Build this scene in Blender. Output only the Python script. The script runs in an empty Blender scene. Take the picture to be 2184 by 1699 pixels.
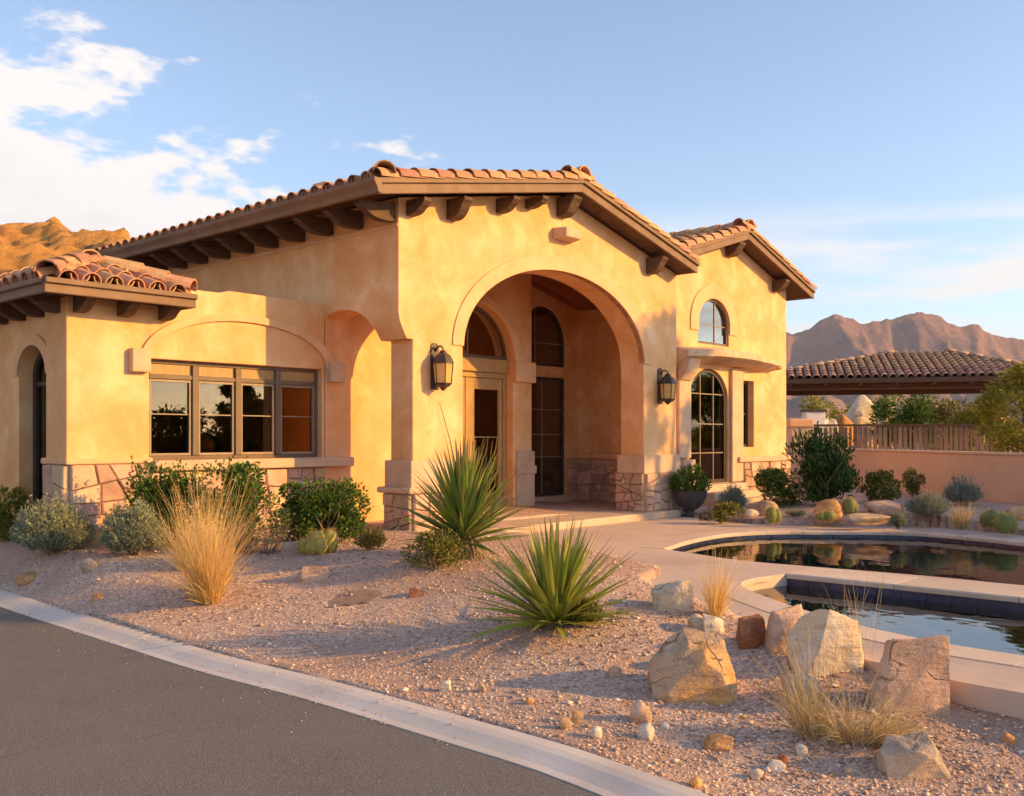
import bpy, bmesh, math, random
import numpy as np
from mathutils import Vector, Matrix, noise
from mathutils.geometry import tessellate_polygon

R = math.radians
SC = bpy.context.scene
COL = SC.collection

# ------------------------------------------------------------------ camera
F_PX, CX, HY, PW, PH = 2080.0, 1092.0, 934.0, 2184.0, 1699.0   # calibrated lens, in pixels of a 2184 wide picture
EYE = 1.7
cam_d = bpy.data.cameras.new('camera'); cam = bpy.data.objects.new('camera', cam_d); COL.objects.link(cam)
cam.location = (0, 0, EYE); cam.rotation_euler = (R(90), 0, 0)
cam_d.sensor_width = 36; cam_d.lens = 36 * F_PX / PW
cam_d.shift_y = (HY - PH / 2) / PW
cam_d.clip_start = 0.05; cam_d.clip_end = 40000
SC.camera = cam

# ------------------------------------------------------------------ light
SUN_EL = R(18.5)
SUN_AZ = math.atan2(0.981, -0.191)          # clockwise from +Y
SUN_DIR = Vector((math.sin(SUN_AZ) * math.cos(SUN_EL), math.cos(SUN_AZ) * math.cos(SUN_EL), math.sin(SUN_EL)))
SKY_STRENGTH = 0.15
EXPOSURE = 2.62
sun_d = bpy.data.lights.new('sun', 'SUN'); sun_d.energy = 2.0; sun_d.angle = R(0.55); sun_d.color = (0.62, 0.33, 0.068)
sun = bpy.data.objects.new('sun', sun_d); COL.objects.link(sun)
sun.rotation_euler = SUN_DIR.to_track_quat('Z', 'Y').to_euler()
SC.view_settings.view_transform = 'Standard'; SC.view_settings.look = 'None'
SC.view_settings.exposure = EXPOSURE; SC.view_settings.gamma = 1.0; SC.view_settings.use_curve_mapping = False
SC.cycles.use_denoising = True
SC.cycles.use_adaptive_sampling = True; SC.cycles.adaptive_threshold = 0.02
SC.cycles.max_bounces = 6; SC.cycles.diffuse_bounces = 5; SC.cycles.glossy_bounces = 3; SC.cycles.transparent_max_bounces = 16
SC.cycles.caustics_reflective = False; SC.cycles.caustics_refractive = False


def pdir(px, py):
    return Vector(((px - CX) / F_PX, 1.0, (HY - py) / F_PX)).normalized()


class NT:
    """tiny node helper"""
    def __init__(self, tree): self.t = tree
    def n(self, typ, **kw):
        nd = self.t.nodes.new(typ)
        for k, v in kw.items():
            if k.startswith('i_'):
                nd.inputs[k[2:].replace('_', ' ')].default_value = v
            else: setattr(nd, k, v)
        return nd
    def l(self, a, b): self.t.links.new(a, b)
    def math(self, op, a, b=None, c=None, clamp=False):
        nd = self.t.nodes.new('ShaderNodeMath'); nd.operation = op; nd.use_clamp = clamp
        for i, x in enumerate((a, b, c)):
            if x is None: continue
            if isinstance(x, (int, float)): nd.inputs[i].default_value = x
            else: self.l(x, nd.inputs[i])
        return nd.outputs[0]
    def dot(self, a, vec):
        nd = self.t.nodes.new('ShaderNodeVectorMath'); nd.operation = 'DOT_PRODUCT'
        self.l(a, nd.inputs[0]); nd.inputs[1].default_value = vec
        return nd.outputs['Value']
    def smooth(self, x, a, b):
        nd = self.t.nodes.new('ShaderNodeMapRange'); nd.interpolation_type = 'SMOOTHSTEP'
        self.l(x, nd.inputs[0]); nd.inputs[1].default_value = a; nd.inputs[2].default_value = b
        return nd.outputs[0]
    def ramp(self, fac, stops):
        nd = self.t.nodes.new('ShaderNodeValToRGB'); e = nd.color_ramp.elements
        while len(e) < len(stops): e.new(0.5)
        for el, (p, c) in zip(e, stops): el.position = p; el.color = (*c, 1)
        self.l(fac, nd.inputs[0]); return nd.outputs[0]
    def mix(self, fac, a, b, blend='MIX'):
        nd = self.t.nodes.new('ShaderNodeMix'); nd.data_type = 'RGBA'; nd.blend_type = blend
        for i, x in ((0, fac), (6, a), (7, b)):
            if isinstance(x, (int, float)): nd.inputs[i].default_value = x
            elif isinstance(x, tuple): nd.inputs[i].default_value = (*x, 1)
            else: self.l(x, nd.inputs[i])
        return nd.outputs[2]
    def noise(self, vec, scale, detail=4, rough=0.55, dist=0.0):
        nd = self.n('ShaderNodeTexNoise'); nd.inputs['Scale'].default_value = scale
        nd.inputs['Detail'].default_value = detail; nd.inputs['Roughness'].default_value = rough
        nd.inputs['Distortion'].default_value = dist
        if vec is not None: self.l(vec, nd.inputs['Vector'])
        return nd.outputs['Fac']


world = bpy.data.worlds.new('World'); SC.world = world; world.use_nodes = True
wt = NT(world.node_tree); world.node_tree.nodes.clear()
sky = wt.n('ShaderNodeTexSky', sky_type='NISHITA', sun_disc=False)
sky.sun_elevation = SUN_EL; sky.sun_rotation = SUN_AZ
sky.air_density = 0.9; sky.dust_density = 0.6; sky.ozone_density = 2.0
tc = wt.n('ShaderNodeTexCoord'); D = tc.outputs['Generated']
mp = wt.n('ShaderNodeMapping'); wt.l(D, mp.inputs[0]); mp.inputs['Scale'].default_value = (1.0, 1.0, 2.4)
mp.inputs['Rotation'].default_value = (0.0, R(-24), 0.0)
n1 = wt.noise(mp.outputs[0], 7.5, 6, 0.60, 0.15)
n2 = wt.noise(mp.outputs[0], 22, 3, 0.62, 0.2)
nn = wt.math('ADD', wt.math('MULTIPLY', n1, 0.72), wt.math('MULTIPLY', n2, 0.28))
# a cloud bank low in the west, extended unseen behind the camera for fill light, its upper edge falling towards the north
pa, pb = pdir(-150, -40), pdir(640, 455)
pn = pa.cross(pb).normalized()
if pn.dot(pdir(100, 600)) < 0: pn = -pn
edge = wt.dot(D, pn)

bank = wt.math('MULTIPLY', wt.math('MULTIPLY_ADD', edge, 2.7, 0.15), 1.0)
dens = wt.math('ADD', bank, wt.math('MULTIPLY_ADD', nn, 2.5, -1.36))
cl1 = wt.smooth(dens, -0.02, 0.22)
# thin streaks low over the mountains extended all round the horizon to add ambient light
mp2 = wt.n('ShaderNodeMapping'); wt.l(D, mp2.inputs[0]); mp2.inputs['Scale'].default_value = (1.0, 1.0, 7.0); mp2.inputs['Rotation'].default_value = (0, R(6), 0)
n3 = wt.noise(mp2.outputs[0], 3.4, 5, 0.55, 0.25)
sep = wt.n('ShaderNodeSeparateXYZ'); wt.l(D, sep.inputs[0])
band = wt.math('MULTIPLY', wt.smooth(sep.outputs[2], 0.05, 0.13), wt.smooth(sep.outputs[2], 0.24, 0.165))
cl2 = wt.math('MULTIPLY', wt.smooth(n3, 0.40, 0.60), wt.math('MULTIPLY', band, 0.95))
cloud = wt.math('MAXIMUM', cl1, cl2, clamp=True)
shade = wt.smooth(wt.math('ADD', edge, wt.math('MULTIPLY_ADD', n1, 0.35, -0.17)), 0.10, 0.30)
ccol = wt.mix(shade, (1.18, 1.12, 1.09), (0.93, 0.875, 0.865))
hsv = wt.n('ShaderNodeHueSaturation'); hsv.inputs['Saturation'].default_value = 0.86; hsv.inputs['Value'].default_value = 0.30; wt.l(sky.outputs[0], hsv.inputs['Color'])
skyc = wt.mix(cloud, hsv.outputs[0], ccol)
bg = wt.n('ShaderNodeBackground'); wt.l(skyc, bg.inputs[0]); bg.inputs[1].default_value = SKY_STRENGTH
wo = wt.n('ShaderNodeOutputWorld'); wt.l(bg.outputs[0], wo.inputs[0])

# ------------------------------------------------------------------ helpers
def put(name, me, mat=None, parent=None, label=None, category=None, group=None, kind=None, loc=None):
    o = bpy.data.objects.new(name, me); COL.objects.link(o)
    if mat is not None and me is not None and not me.materials: me.materials.append(mat)
    if parent is not None: o.parent = parent
    if loc is not None: o.location = loc
    for k, v in (('label', label), ('category', category), ('group', group), ('kind', kind)):
        if v: o[k] = v
    return o


def root(name, loc, label, category, group=None, rz=0.0):
    o = put(name, None, label=label, category=category, group=group, loc=loc)
    o.rotation_euler = (0, 0, rz); o.empty_display_size = 0.2
    return o


class MB:
    def __init__(self): self.v = []; self.f = []
    def add(self, vs, fs):
        b = len(self.v); self.v += [tuple(p) for p in vs]; self.f += [tuple(i + b for i in f) for f in fs]
    def box(self, a, b):
        (x0, y0, z0), (x1, y1, z1) = a, b
        self.add([(x0, y0, z0), (x1, y0, z0), (x1, y1, z0), (x0, y1, z0), (x0, y0, z1), (x1, y0, z1), (x1, y1, z1), (x0, y1, z1)],
                 [(0, 3, 2, 1), (4, 5, 6, 7), (0, 1, 5, 4), (1, 2, 6, 5), (2, 3, 7, 6), (3, 0, 4, 7)])
    def slab(self, outer, fmap, t0, t1, holes=()):
        """polygon with holes in a plane, given thickness; fmap(a, b, t) -> point"""
        rings = [list(outer)] + [list(h) for h in holes]
        tris = tessellate_polygon([[Vector((a, b, 0)) for a, b in r] for r in rings])
        flat = [p for r in rings for p in r]; n = len(flat)
        vs = [fmap(a, b, t0) for a, b in flat] + [fmap(a, b, t1) for a, b in flat]
        fs = [tuple(t) for t in tris] + [tuple(i + n for i in reversed(t)) for t in tris]
        b = 0
        for r in rings:
            m = len(r)
            fs += [(b + i, b + (i + 1) % m, n + b + (i + 1) % m, n + b + i) for i in range(m)]
            b += m
        self.add(vs, fs)
    def tube(self, pts, rad, sides=6, cap=True):
        pts = [Vector(p) for p in pts]; n = len(pts)
        if not hasattr(rad, '__len__'): rad = [rad] * n
        vs = []; fs = []
        for i, p in enumerate(pts):
            d = (pts[min(i + 1, n - 1)] - pts[max(i - 1, 0)]).normalized()
            a = d.cross(Vector((0, 0, 1)) if abs(d.z) < 0.9 else Vector((1, 0, 0))).normalized(); c = d.cross(a)
            for k in range(sides):
                t = 2 * math.pi * k / sides
                vs.append(p + (a * math.cos(t) + c * math.sin(t)) * rad[i])
        for i in range(n - 1):
            for k in range(sides):
                k2 = (k + 1) % sides
                fs.append((i * sides + k, i * sides + k2, (i + 1) * sides + k2, (i + 1) * sides + k))
        if cap: fs += [tuple(range(sides))[::-1], tuple((n - 1) * sides + k for k in range(sides))]
        self.add(vs, fs)
    def lathe(self, prof, sides=24):
        vs = []; fs = []
        for r, z in prof:
            for k in range(sides):
                t = 2 * math.pi * k / sides; vs.append((r * math.cos(t), r * math.sin(t), z))
        for i in range(len(prof) - 1):
            for k in range(sides):
                k2 = (k + 1) % sides
                fs.append((i * sides + k, i * sides + k2, (i + 1) * sides + k2, (i + 1) * sides + k))
        self.add(vs, fs)
    def mesh(self, name, smooth=False, fix=True):
        me = bpy.data.meshes.new(name); me.from_pydata(self.v, [], self.f)
        if fix:
            bm = bmesh.new(); bm.from_mesh(me); bmesh.ops.recalc_face_normals(bm, faces=bm.faces); bm.to_mesh(me); bm.free()
        if smooth: me.shade_smooth()
        me.update(); return me
    def build(self, name, mat, parent=None, smooth=False, bevel=0.0, seg=2, front=None, **kw):
        o = put(name, self.mesh(name, smooth), mat, parent, **kw)
        if bevel and front is not None:
            at_ = o.data.attributes.new('bevel_weight_edge', 'FLOAT', 'EDGE'); ev = o.data.edges; vv = o.data.vertices
            for e_ in ev: at_.data[e_.index].value = 1.0 if all(vv[i].co.y < front for i in e_.vertices) else 0.0
            m = o.modifiers.new('bevel', 'BEVEL'); m.width = bevel; m.segments = seg; m.limit_method = 'WEIGHT'
        elif bevel:
            m = o.modifiers.new('bevel', 'BEVEL'); m.width = bevel; m.segments = seg; m.limit_method = 'ANGLE'; m.angle_limit = R(35)
        return o


def np_mesh(name, verts, faces, smooth=False):
    """verts (n,3), faces (m,k) arrays of one polygon size"""
    verts = np.asarray(verts, dtype=np.float32); faces = np.asarray(faces, dtype=np.int32)
    me = bpy.data.meshes.new(name); k = faces.shape[1]
    me.vertices.add(len(verts)); me.vertices.foreach_set('co', verts.ravel())
    me.loops.add(faces.size); me.loops.foreach_set('vertex_index', faces.ravel())
    me.polygons.add(len(faces)); me.polygons.foreach_set('loop_start', np.arange(0, faces.size, k, dtype=np.int32))
    me.polygons.foreach_set('loop_total', np.full(len(faces), k, dtype=np.int32))
    me.update(calc_edges=True)
    if smooth: me.shade_smooth()
    return me


def lin(c):  # sRGB 0-255 -> linear
    return tuple(((x / 255) / 12.92 if x / 255 <= 0.04045 else ((x / 255 + 0.055) / 1.055) ** 2.4) for x in c)


def new_mat(name):
    m = bpy.data.materials.new(name); m.use_nodes = True; m.node_tree.nodes.clear()
    return m, NT(m.node_tree)


def finish(nt, bsdf):
    o = nt.n('ShaderNodeOutputMaterial'); nt.l(bsdf, o.inputs[0])


def surf(name, c1, c2, scale=3.0, rough=0.85, bump=0.2, bscale=60.0, detail=4, spec=0.25, c3=None, s3=1.0, rnd=0.0, dist=0.004, metal=0.0, coords='Object', stretch=None, lo=0.35, hi=0.65):
    m, nt = new_mat(name)
    t = nt.n('ShaderNodeTexCoord'); vec = t.outputs[coords]
    if stretch:
        mpn = nt.n('ShaderNodeMapping'); nt.l(vec, mpn.inputs[0]); mpn.inputs['Scale'].default_value = stretch; vec = mpn.outputs[0]
    n = nt.noise(vec, scale, detail, 0.6, 0.3)
    col = nt.ramp(n, [(lo, c1), (hi, c2)])
    if c3:
        n_ = nt.noise(vec, s3, 4, 0.6)
        col = nt.mix(nt.smooth(n_, 0.52, 0.68), col, c3)
    if rnd:
        oi = nt.n('ShaderNodeObjectInfo')
        hv = nt.n('ShaderNodeHueSaturation'); nt.l(col, hv.inputs['Color'])
        nt.l(nt.math('MULTIPLY_ADD', oi.outputs['Random'], 2 * rnd, 1 - rnd), hv.inputs['Value'])
        nt.l(nt.math('MULTIPLY_ADD', nt.math('FRACT', nt.math('MULTIPLY', oi.outputs['Random'], 7.31)), 0.06 * rnd / 0.3, 0.5 - 0.03 * rnd / 0.3), hv.inputs['Hue'])
        col = hv.outputs[0]
    b = nt.n('ShaderNodeBsdfPrincipled'); nt.l(col, b.inputs['Base Color'])
    b.inputs['Roughness'].default_value = rough; b.inputs['Specular IOR Level'].default_value = spec; b.inputs['Metallic'].default_value = metal
    if bump:
        bn = nt.n('ShaderNodeBump'); bn.inputs['Strength'].default_value = bump; bn.inputs['Distance'].default_value = dist
        nb = nt.noise(vec, bscale, 3, 0.65); nt.l(nb, bn.inputs['Height']); nt.l(bn.outputs[0], b.inputs['Normal'])
    finish(nt, b.outputs[0]); return m


def leaf_mat(name, stops, rough=0.6, trans=0.3, spec=0.25):
    m, nt = new_mat(name)
    g = nt.n('ShaderNodeNewGeometry')
    col = nt.ramp(g.outputs['Random Per Island'], stops)
    b = nt.n('ShaderNodeBsdfPrincipled'); nt.l(col, b.inputs['Base Color']); b.inputs['Roughness'].default_value = rough
    b.inputs['Specular IOR Level'].default_value = spec
    tr = nt.n('ShaderNodeBsdfTranslucent'); nt.l(col, tr.inputs[0])
    mx = nt.n('ShaderNodeMixShader'); mx.inputs[0].default_value = trans; nt.l(b.outputs[0], mx.inputs[1]); nt.l(tr.outputs[0], mx.inputs[2])
    finish(nt, mx.outputs[0]); return m


M = {}
def stucco_mat():
    m, nt = new_mat('stucco'); t = nt.n('ShaderNodeTexCoord'); P = t.outputs['Object']
    col = nt.ramp(nt.noise(P, 1.7, 5, 0.62, 0.4), [(0.36, (0.70, 0.375, 0.155)), (0.52, (0.77, 0.46, 0.225)), (0.66, (0.85, 0.57, 0.325))])
    col = nt.mix(nt.math('MULTIPLY', nt.smooth(nt.noise(P, 0.65, 4, 0.6), 0.5, 0.66), 0.5), col, (0.70, 0.41, 0.225))
    mpn = nt.n('ShaderNodeMapping'); nt.l(P, mpn.inputs[0]); mpn.inputs['Scale'].default_value = (2.4, 2.4, 0.22)
    col = nt.mix(nt.math('MULTIPLY', nt.smooth(nt.noise(mpn.outputs[0], 1.5, 5, 0.65), 0.54, 0.78), 0.45), col, (0.52, 0.30, 0.165))
    col = nt.mix(nt.math('MULTIPLY', nt.smooth(nt.noise(P, 46, 3, 0.7), 0.45, 0.75), 0.16), col, (0.50, 0.29, 0.15))
    b = nt.n('ShaderNodeBsdfPrincipled'); nt.l(col, b.inputs['Base Color']); b.inputs['Roughness'].default_value = 0.93; b.inputs['Specular IOR Level'].default_value = 0.12
    bn = nt.n('ShaderNodeBump'); bn.inputs['Strength'].default_value = 0.5; bn.inputs['Distance'].default_value = 0.006
    nt.l(nt.math('ADD', nt.noise(P, 60, 3, 0.65), nt.math('MULTIPLY', nt.noise(P, 9, 3, 0.6), 1.4)), bn.inputs['Height']); nt.l(bn.outputs[0], b.inputs['Normal'])
    finish(nt, b.outputs[0]); return m


M['stucco'] = stucco_mat()
M['trim'] = surf('trim', (0.68, 0.395, 0.205), (0.77, 0.48, 0.27), 2.2, 0.9, 0.3, 110, 6, 0.15)
M['stone'] = surf('stone', (0.44, 0.285, 0.195), (0.61, 0.42, 0.295), 5.0, 0.88, 0.6, 28, 7, 0.2, rnd=0.24, dist=0.012)
M['mortar'] = surf('mortar', (0.42, 0.285, 0.205), (0.50, 0.345, 0.25), 9, 0.95, 0.5, 80)
M['cap'] = surf('cap', (0.52, 0.36, 0.24), (0.63, 0.45, 0.31), 3.0, 0.85, 0.4, 60)
M['beam'] = surf('beam', (0.085, 0.048, 0.030), (0.135, 0.080, 0.050), 6, 0.7, 0.35, 30, stretch=(1, 1, 5))
M['fascia'] = surf('fascia', (0.18, 0.105, 0.064), (0.24, 0.145, 0.088), 3, 0.6, 0.2, 40, spec=0.3)
M['tile'] = surf('tile', (0.41, 0.205, 0.108), (0.55, 0.325, 0.185), 6, 0.75, 0.4, 45, spec=0.3, c3=(0.42, 0.20, 0.11), s3=3.0, rnd=0.22, dist=0.006)
M['tile_dull'] = surf('tile_dull', (0.33, 0.185, 0.14), (0.45, 0.27, 0.205), 6, 0.8, 0.4, 45, c3=(0.36, 0.25, 0.2), s3=4.0, rnd=0.25, dist=0.006)
M['frame'] = surf('frame', (0.12, 0.075, 0.048), (0.155, 0.10, 0.064), 4, 0.5, 0.1, 40, spec=0.4)
M['frame_dark'] = surf('frame_dark', (0.045, 0.03, 0.024), (0.065, 0.045, 0.034), 4, 0.5, 0.1, 40, spec=0.4)
M['came'] = surf('came', (0.24, 0.175, 0.12), (0.31, 0.23, 0.16), 4, 0.45, 0.1, 40, spec=0.4)
M['wood'] = surf('wood', (0.34, 0.20, 0.075), (0.43, 0.265, 0.11), 4, 0.5, 0.25, 25, stretch=(6, 6, 0.8), spec=0.35)
M['plank'] = surf('plank', (0.27, 0.095, 0.042), (0.40, 0.16, 0.07), 4, 0.6, 0.4, 22, stretch=(8, 0.7, 8), rnd=0.2)
M['room'] = surf('room', (0.42, 0.265, 0.12), (0.48, 0.31, 0.15), 2, 0.9, 0.1, 30)
M['floor'] = surf('floor', (0.50, 0.385, 0.29), (0.60, 0.46, 0.35), 1.5, 0.75, 0.2, 60, c3=(0.46, 0.34, 0.26), s3=0.7)
M['patio'] = surf('patio', (0.52, 0.405, 0.325), (0.60, 0.475, 0.385), 0.9, 0.72, 0.25, 90, 8, 0.25, c3=(0.47, 0.355, 0.29), s3=0.5)
M['coping'] = surf('coping', (0.56, 0.43, 0.34), (0.66, 0.52, 0.42), 2.2, 0.7, 0.3, 70, rnd=0.08)
M['kerb'] = surf('kerb', (0.57, 0.51, 0.46), (0.66, 0.59, 0.535), 1.6, 0.85, 0.35, 90, 6, c3=(0.50, 0.435, 0.39), s3=0.6, rnd=0.05)
M['iron'] = surf('iron', (0.055, 0.038, 0.03), (0.09, 0.062, 0.045), 8, 0.5, 0.2, 50, spec=0.5, metal=0.4)
M['pot'] = surf('pot', (0.045, 0.043, 0.045), (0.075, 0.07, 0.07), 7, 0.55, 0.2, 60, spec=0.4)
M['soil'] = surf('soil', (0.25, 0.155, 0.115), (0.36, 0.235, 0.18), 12, 0.95, 0.8, 40)
M['bluetile'] = surf('bluetile', (0.018, 0.026, 0.075), (0.035, 0.05, 0.12), 9, 0.22, 0.1, 30, spec=0.6, rnd=0.12)
M['basin'] = surf('basin', (0.17, 0.29, 0.35), (0.21, 0.34, 0.41), 2, 0.6, 0.1, 20)
M['wall_tan'] = surf('wall_tan', (0.57, 0.42, 0.31), (0.64, 0.475, 0.355), 1.2, 0.92, 0.3, 80, 7, 0.15)
M['picket'] = surf('picket', (0.20, 0.125, 0.085), (0.30, 0.19, 0.13), 5, 0.8, 0.4, 25, stretch=(8, 8, 0.8), rnd=0.25)
M['bark'] = surf('bark', (0.13, 0.085, 0.055), (0.22, 0.15, 0.10), 9, 0.9, 0.7, 25, stretch=(1, 1, 0.3))
M['twig'] = surf('twig', (0.20, 0.14, 0.085), (0.30, 0.21, 0.13), 9, 0.9, 0.3, 25)
M['white'] = surf('white', (0.72, 0.68, 0.63), (0.80, 0.76, 0.71), 3, 0.7, 0.1, 40)


def rock_mat(name, c1, c2, c3, rnd=0.12):
    m, nt = new_mat(name); t = nt.n('ShaderNodeTexCoord'); P = t.outputs['Object']; oi = nt.n('ShaderNodeObjectInfo')
    of = nt.n('ShaderNodeVectorMath'); of.operation = 'ADD'; nt.l(P, of.inputs[0])
    cb = nt.n('ShaderNodeCombineXYZ'); r10 = nt.math('MULTIPLY', oi.outputs['Random'], 40.0)
    for i in range(3): nt.l(r10, cb.inputs[i])
    nt.l(cb.outputs[0], of.inputs[1]); P = of.outputs[0]
    n1_ = nt.noise(P, 4.2, 6, 0.65, 0.5); col = nt.ramp(n1_, [(0.36, c1), (0.62, c2)])
    col = nt.mix(nt.smooth(nt.noise(P, 2.0, 5, 0.6, 0.6), 0.50, 0.60), col, c3)
    mpn = nt.n('ShaderNodeMapping'); nt.l(P, mpn.inputs[0]); mpn.inputs['Scale'].default_value = (1.2, 1.2, 7.0); mpn.inputs['Rotation'].default_value = (0.5, 0.35, 0)
    strata = nt.noise(mpn.outputs[0], 2.2, 5, 0.6, 0.8); col = nt.mix(nt.math('MULTIPLY', nt.smooth(strata, 0.52, 0.66), 0.45), col, tuple(x * 0.55 for x in c1))
    speck = nt.noise(P, 75, 2, 0.6); col = nt.mix(nt.math('MULTIPLY', nt.smooth(speck, 0.58, 0.70), 0.5), col, tuple(x * 0.5 for x in c1)); col = nt.mix(nt.math('MULTIPLY', nt.smooth(speck, 0.44, 0.34), 0.4), col, tuple(min(0.85, x * 1.35) for x in c2))
    wv = nt.n('ShaderNodeVectorMath'); wv.operation = 'ADD'; nt.l(P, wv.inputs[0]); nz = nt.n('ShaderNodeTexNoise'); nz.inputs['Scale'].default_value = 3.0; nt.l(P, nz.inputs['Vector'])
    sc_ = nt.n('ShaderNodeVectorMath'); sc_.operation = 'SCALE'; sc_.inputs['Scale'].default_value = 0.45; nt.l(nz.outputs['Color'], sc_.inputs[0]); nt.l(sc_.outputs[0], wv.inputs[1])
    vo = nt.n('ShaderNodeTexVoronoi'); vo.feature = 'DISTANCE_TO_EDGE'; vo.inputs['Scale'].default_value = 1.5; nt.l(wv.outputs[0], vo.inputs['Vector'])
    crack = nt.smooth(vo.outputs['Distance'], 0.012, 0.0); crack = nt.math('MULTIPLY', crack, nt.smooth(n1_, 0.48, 0.6)); col = nt.mix(nt.math('MULTIPLY', crack, 0.75), col, tuple(x * 0.35 for x in c1))
    b = nt.n('ShaderNodeBsdfPrincipled'); nt.l(col, b.inputs['Base Color']); b.inputs['Roughness'].default_value = 0.9; b.inputs['Specular IOR Level'].default_value = 0.18
    bn = nt.n('ShaderNodeBump'); bn.inputs['Strength'].default_value = 0.85; bn.inputs['Distance'].default_value = 0.016
    hh_ = nt.math('ADD', nt.math('ADD', nt.math('MULTIPLY', nt.noise(P, 14, 5, 0.7), 1.2), nt.math('MULTIPLY', strata, 1.6)), nt.math('MULTIPLY', crack, -1.2))
    nt.l(hh_, bn.inputs['Height']); nt.l(bn.outputs[0], b.inputs['Normal']); finish(nt, b.outputs[0]); return m


M['rock_tan'] = rock_mat('rock_tan', (0.36, 0.235, 0.155), (0.64, 0.44, 0.28), (0.66, 0.36, 0.13))
M['rock_pale'] = rock_mat('rock_pale', (0.58, 0.45, 0.33), (0.82, 0.70, 0.55), (0.70, 0.52, 0.33))
M['rock_pink'] = rock_mat('rock_pink', (0.45, 0.28, 0.20), (0.68, 0.46, 0.33), (0.58, 0.36, 0.21))
M['rock_red'] = rock_mat('rock_red', (0.26, 0.095, 0.045), (0.40, 0.16, 0.075), (0.42, 0.22, 0.13))
M['rock_grey'] = rock_mat('rock_grey', (0.33, 0.255, 0.205), (0.52, 0.41, 0.32), (0.54, 0.38, 0.25))
M['rock_orange'] = rock_mat('rock_orange', (0.50, 0.25, 0.10), (0.62, 0.36, 0.17), (0.55, 0.36, 0.22))

M['lf_green'] = leaf_mat('lf_green', [(0.0, (0.03, 0.075, 0.012)), (0.5, (0.075, 0.16, 0.024)), (0.85, (0.155, 0.25, 0.04)), (1.0, (0.25, 0.31, 0.06))], 0.45, 0.3)
M['lf_deep'] = leaf_mat('lf_deep', [(0.0, (0.014, 0.045, 0.012)), (0.6, (0.040, 0.100, 0.022)), (1.0, (0.11, 0.18, 0.04))], 0.5, 0.25)
M['lf_sage'] = leaf_mat('lf_sage', [(0.0, (0.20, 0.235, 0.155)), (0.5, (0.32, 0.355, 0.23)), (1.0, (0.47, 0.475, 0.30))], 0.8, 0.2)
M['lf_blue'] = leaf_mat('lf_blue', [(0.0, (0.18, 0.225, 0.18)), (0.5, (0.28, 0.33, 0.26)), (1.0, (0.42, 0.45, 0.34))], 0.8, 0.2)
M['lf_olive'] = leaf_mat('lf_olive', [(0.0, (0.075, 0.085, 0.018)), (0.5, (0.18, 0.185, 0.036)), (1.0, (0.34, 0.30, 0.065))], 0.6, 0.3)
M['lf_lime'] = leaf_mat('lf_lime', [(0.0, (0.12, 0.14, 0.018)), (0.5, (0.27, 0.275, 0.034)), (1.0, (0.46, 0.42, 0.075))], 0.6, 0.35)
M['lf_pink'] = leaf_mat('lf_pink', [(0.0, (0.16, 0.10, 0.075)), (0.6, (0.28, 0.19, 0.14)), (1.0, (0.38, 0.27, 0.19))], 0.8, 0.2)
M['straw'] = leaf_mat('straw', [(0.0, (0.58, 0.36, 0.11)), (0.5, (0.76, 0.53, 0.20)), (1.0, (0.86, 0.68, 0.36))], 0.6, 0.35)
M['straw_dull'] = leaf_mat('straw_dull', [(0.0, (0.34, 0.24, 0.10)), (0.5, (0.54, 0.41, 0.20)), (1.0, (0.72, 0.58, 0.34))], 0.7, 0.25)
M['lf_dry'] = leaf_mat('lf_dry', [(0.0, (0.12, 0.085, 0.055)), (0.5, (0.25, 0.18, 0.115)), (1.0, (0.36, 0.27, 0.18))], 0.8, 0.15)


def yucca_mat(name, c0, c1, c2):
    m, nt = new_mat(name)
    oi = nt.n('ShaderNodeObjectInfo'); t = nt.n('ShaderNodeTexCoord')
    s = nt.n('ShaderNodeSeparateXYZ'); nt.l(t.outputs['Object'], s.inputs[0])
    base = nt.ramp(oi.outputs['Random'], [(0.0, c0), (0.55, c1), (1.0, c2)])
    edge = nt.smooth(nt.math('ABSOLUTE', s.outputs[1]), 0.013, 0.022)
    col = nt.mix(nt.math('MULTIPLY', edge, 0.75), base, (0.42, 0.36, 0.10))
    col = nt.mix(nt.smooth(s.outputs[0], 0.55, 0.80), col, (0.30, 0.22, 0.09))
    b = nt.n('ShaderNodeBsdfPrincipled'); nt.l(col, b.inputs['Base Color']); b.inputs['Roughness'].default_value = 0.42
    tr = nt.n('ShaderNodeBsdfTranslucent'); nt.l(col, tr.inputs[0])
    mx = nt.n('ShaderNodeMixShader'); mx.inputs[0].default_value = 0.22; nt.l(b.outputs[0], mx.inputs[1]); nt.l(tr.outputs[0], mx.inputs[2])
    finish(nt, mx.outputs[0]); return m


M['yucca'] = yucca_mat('yucca', (0.105, 0.195, 0.034), (0.20, 0.29, 0.05), (0.34, 0.38, 0.07))
M['yucca_lime'] = yucca_mat('yucca_lime', (0.15, 0.225, 0.03), (0.29, 0.34, 0.044), (0.46, 0.45, 0.075))


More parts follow.
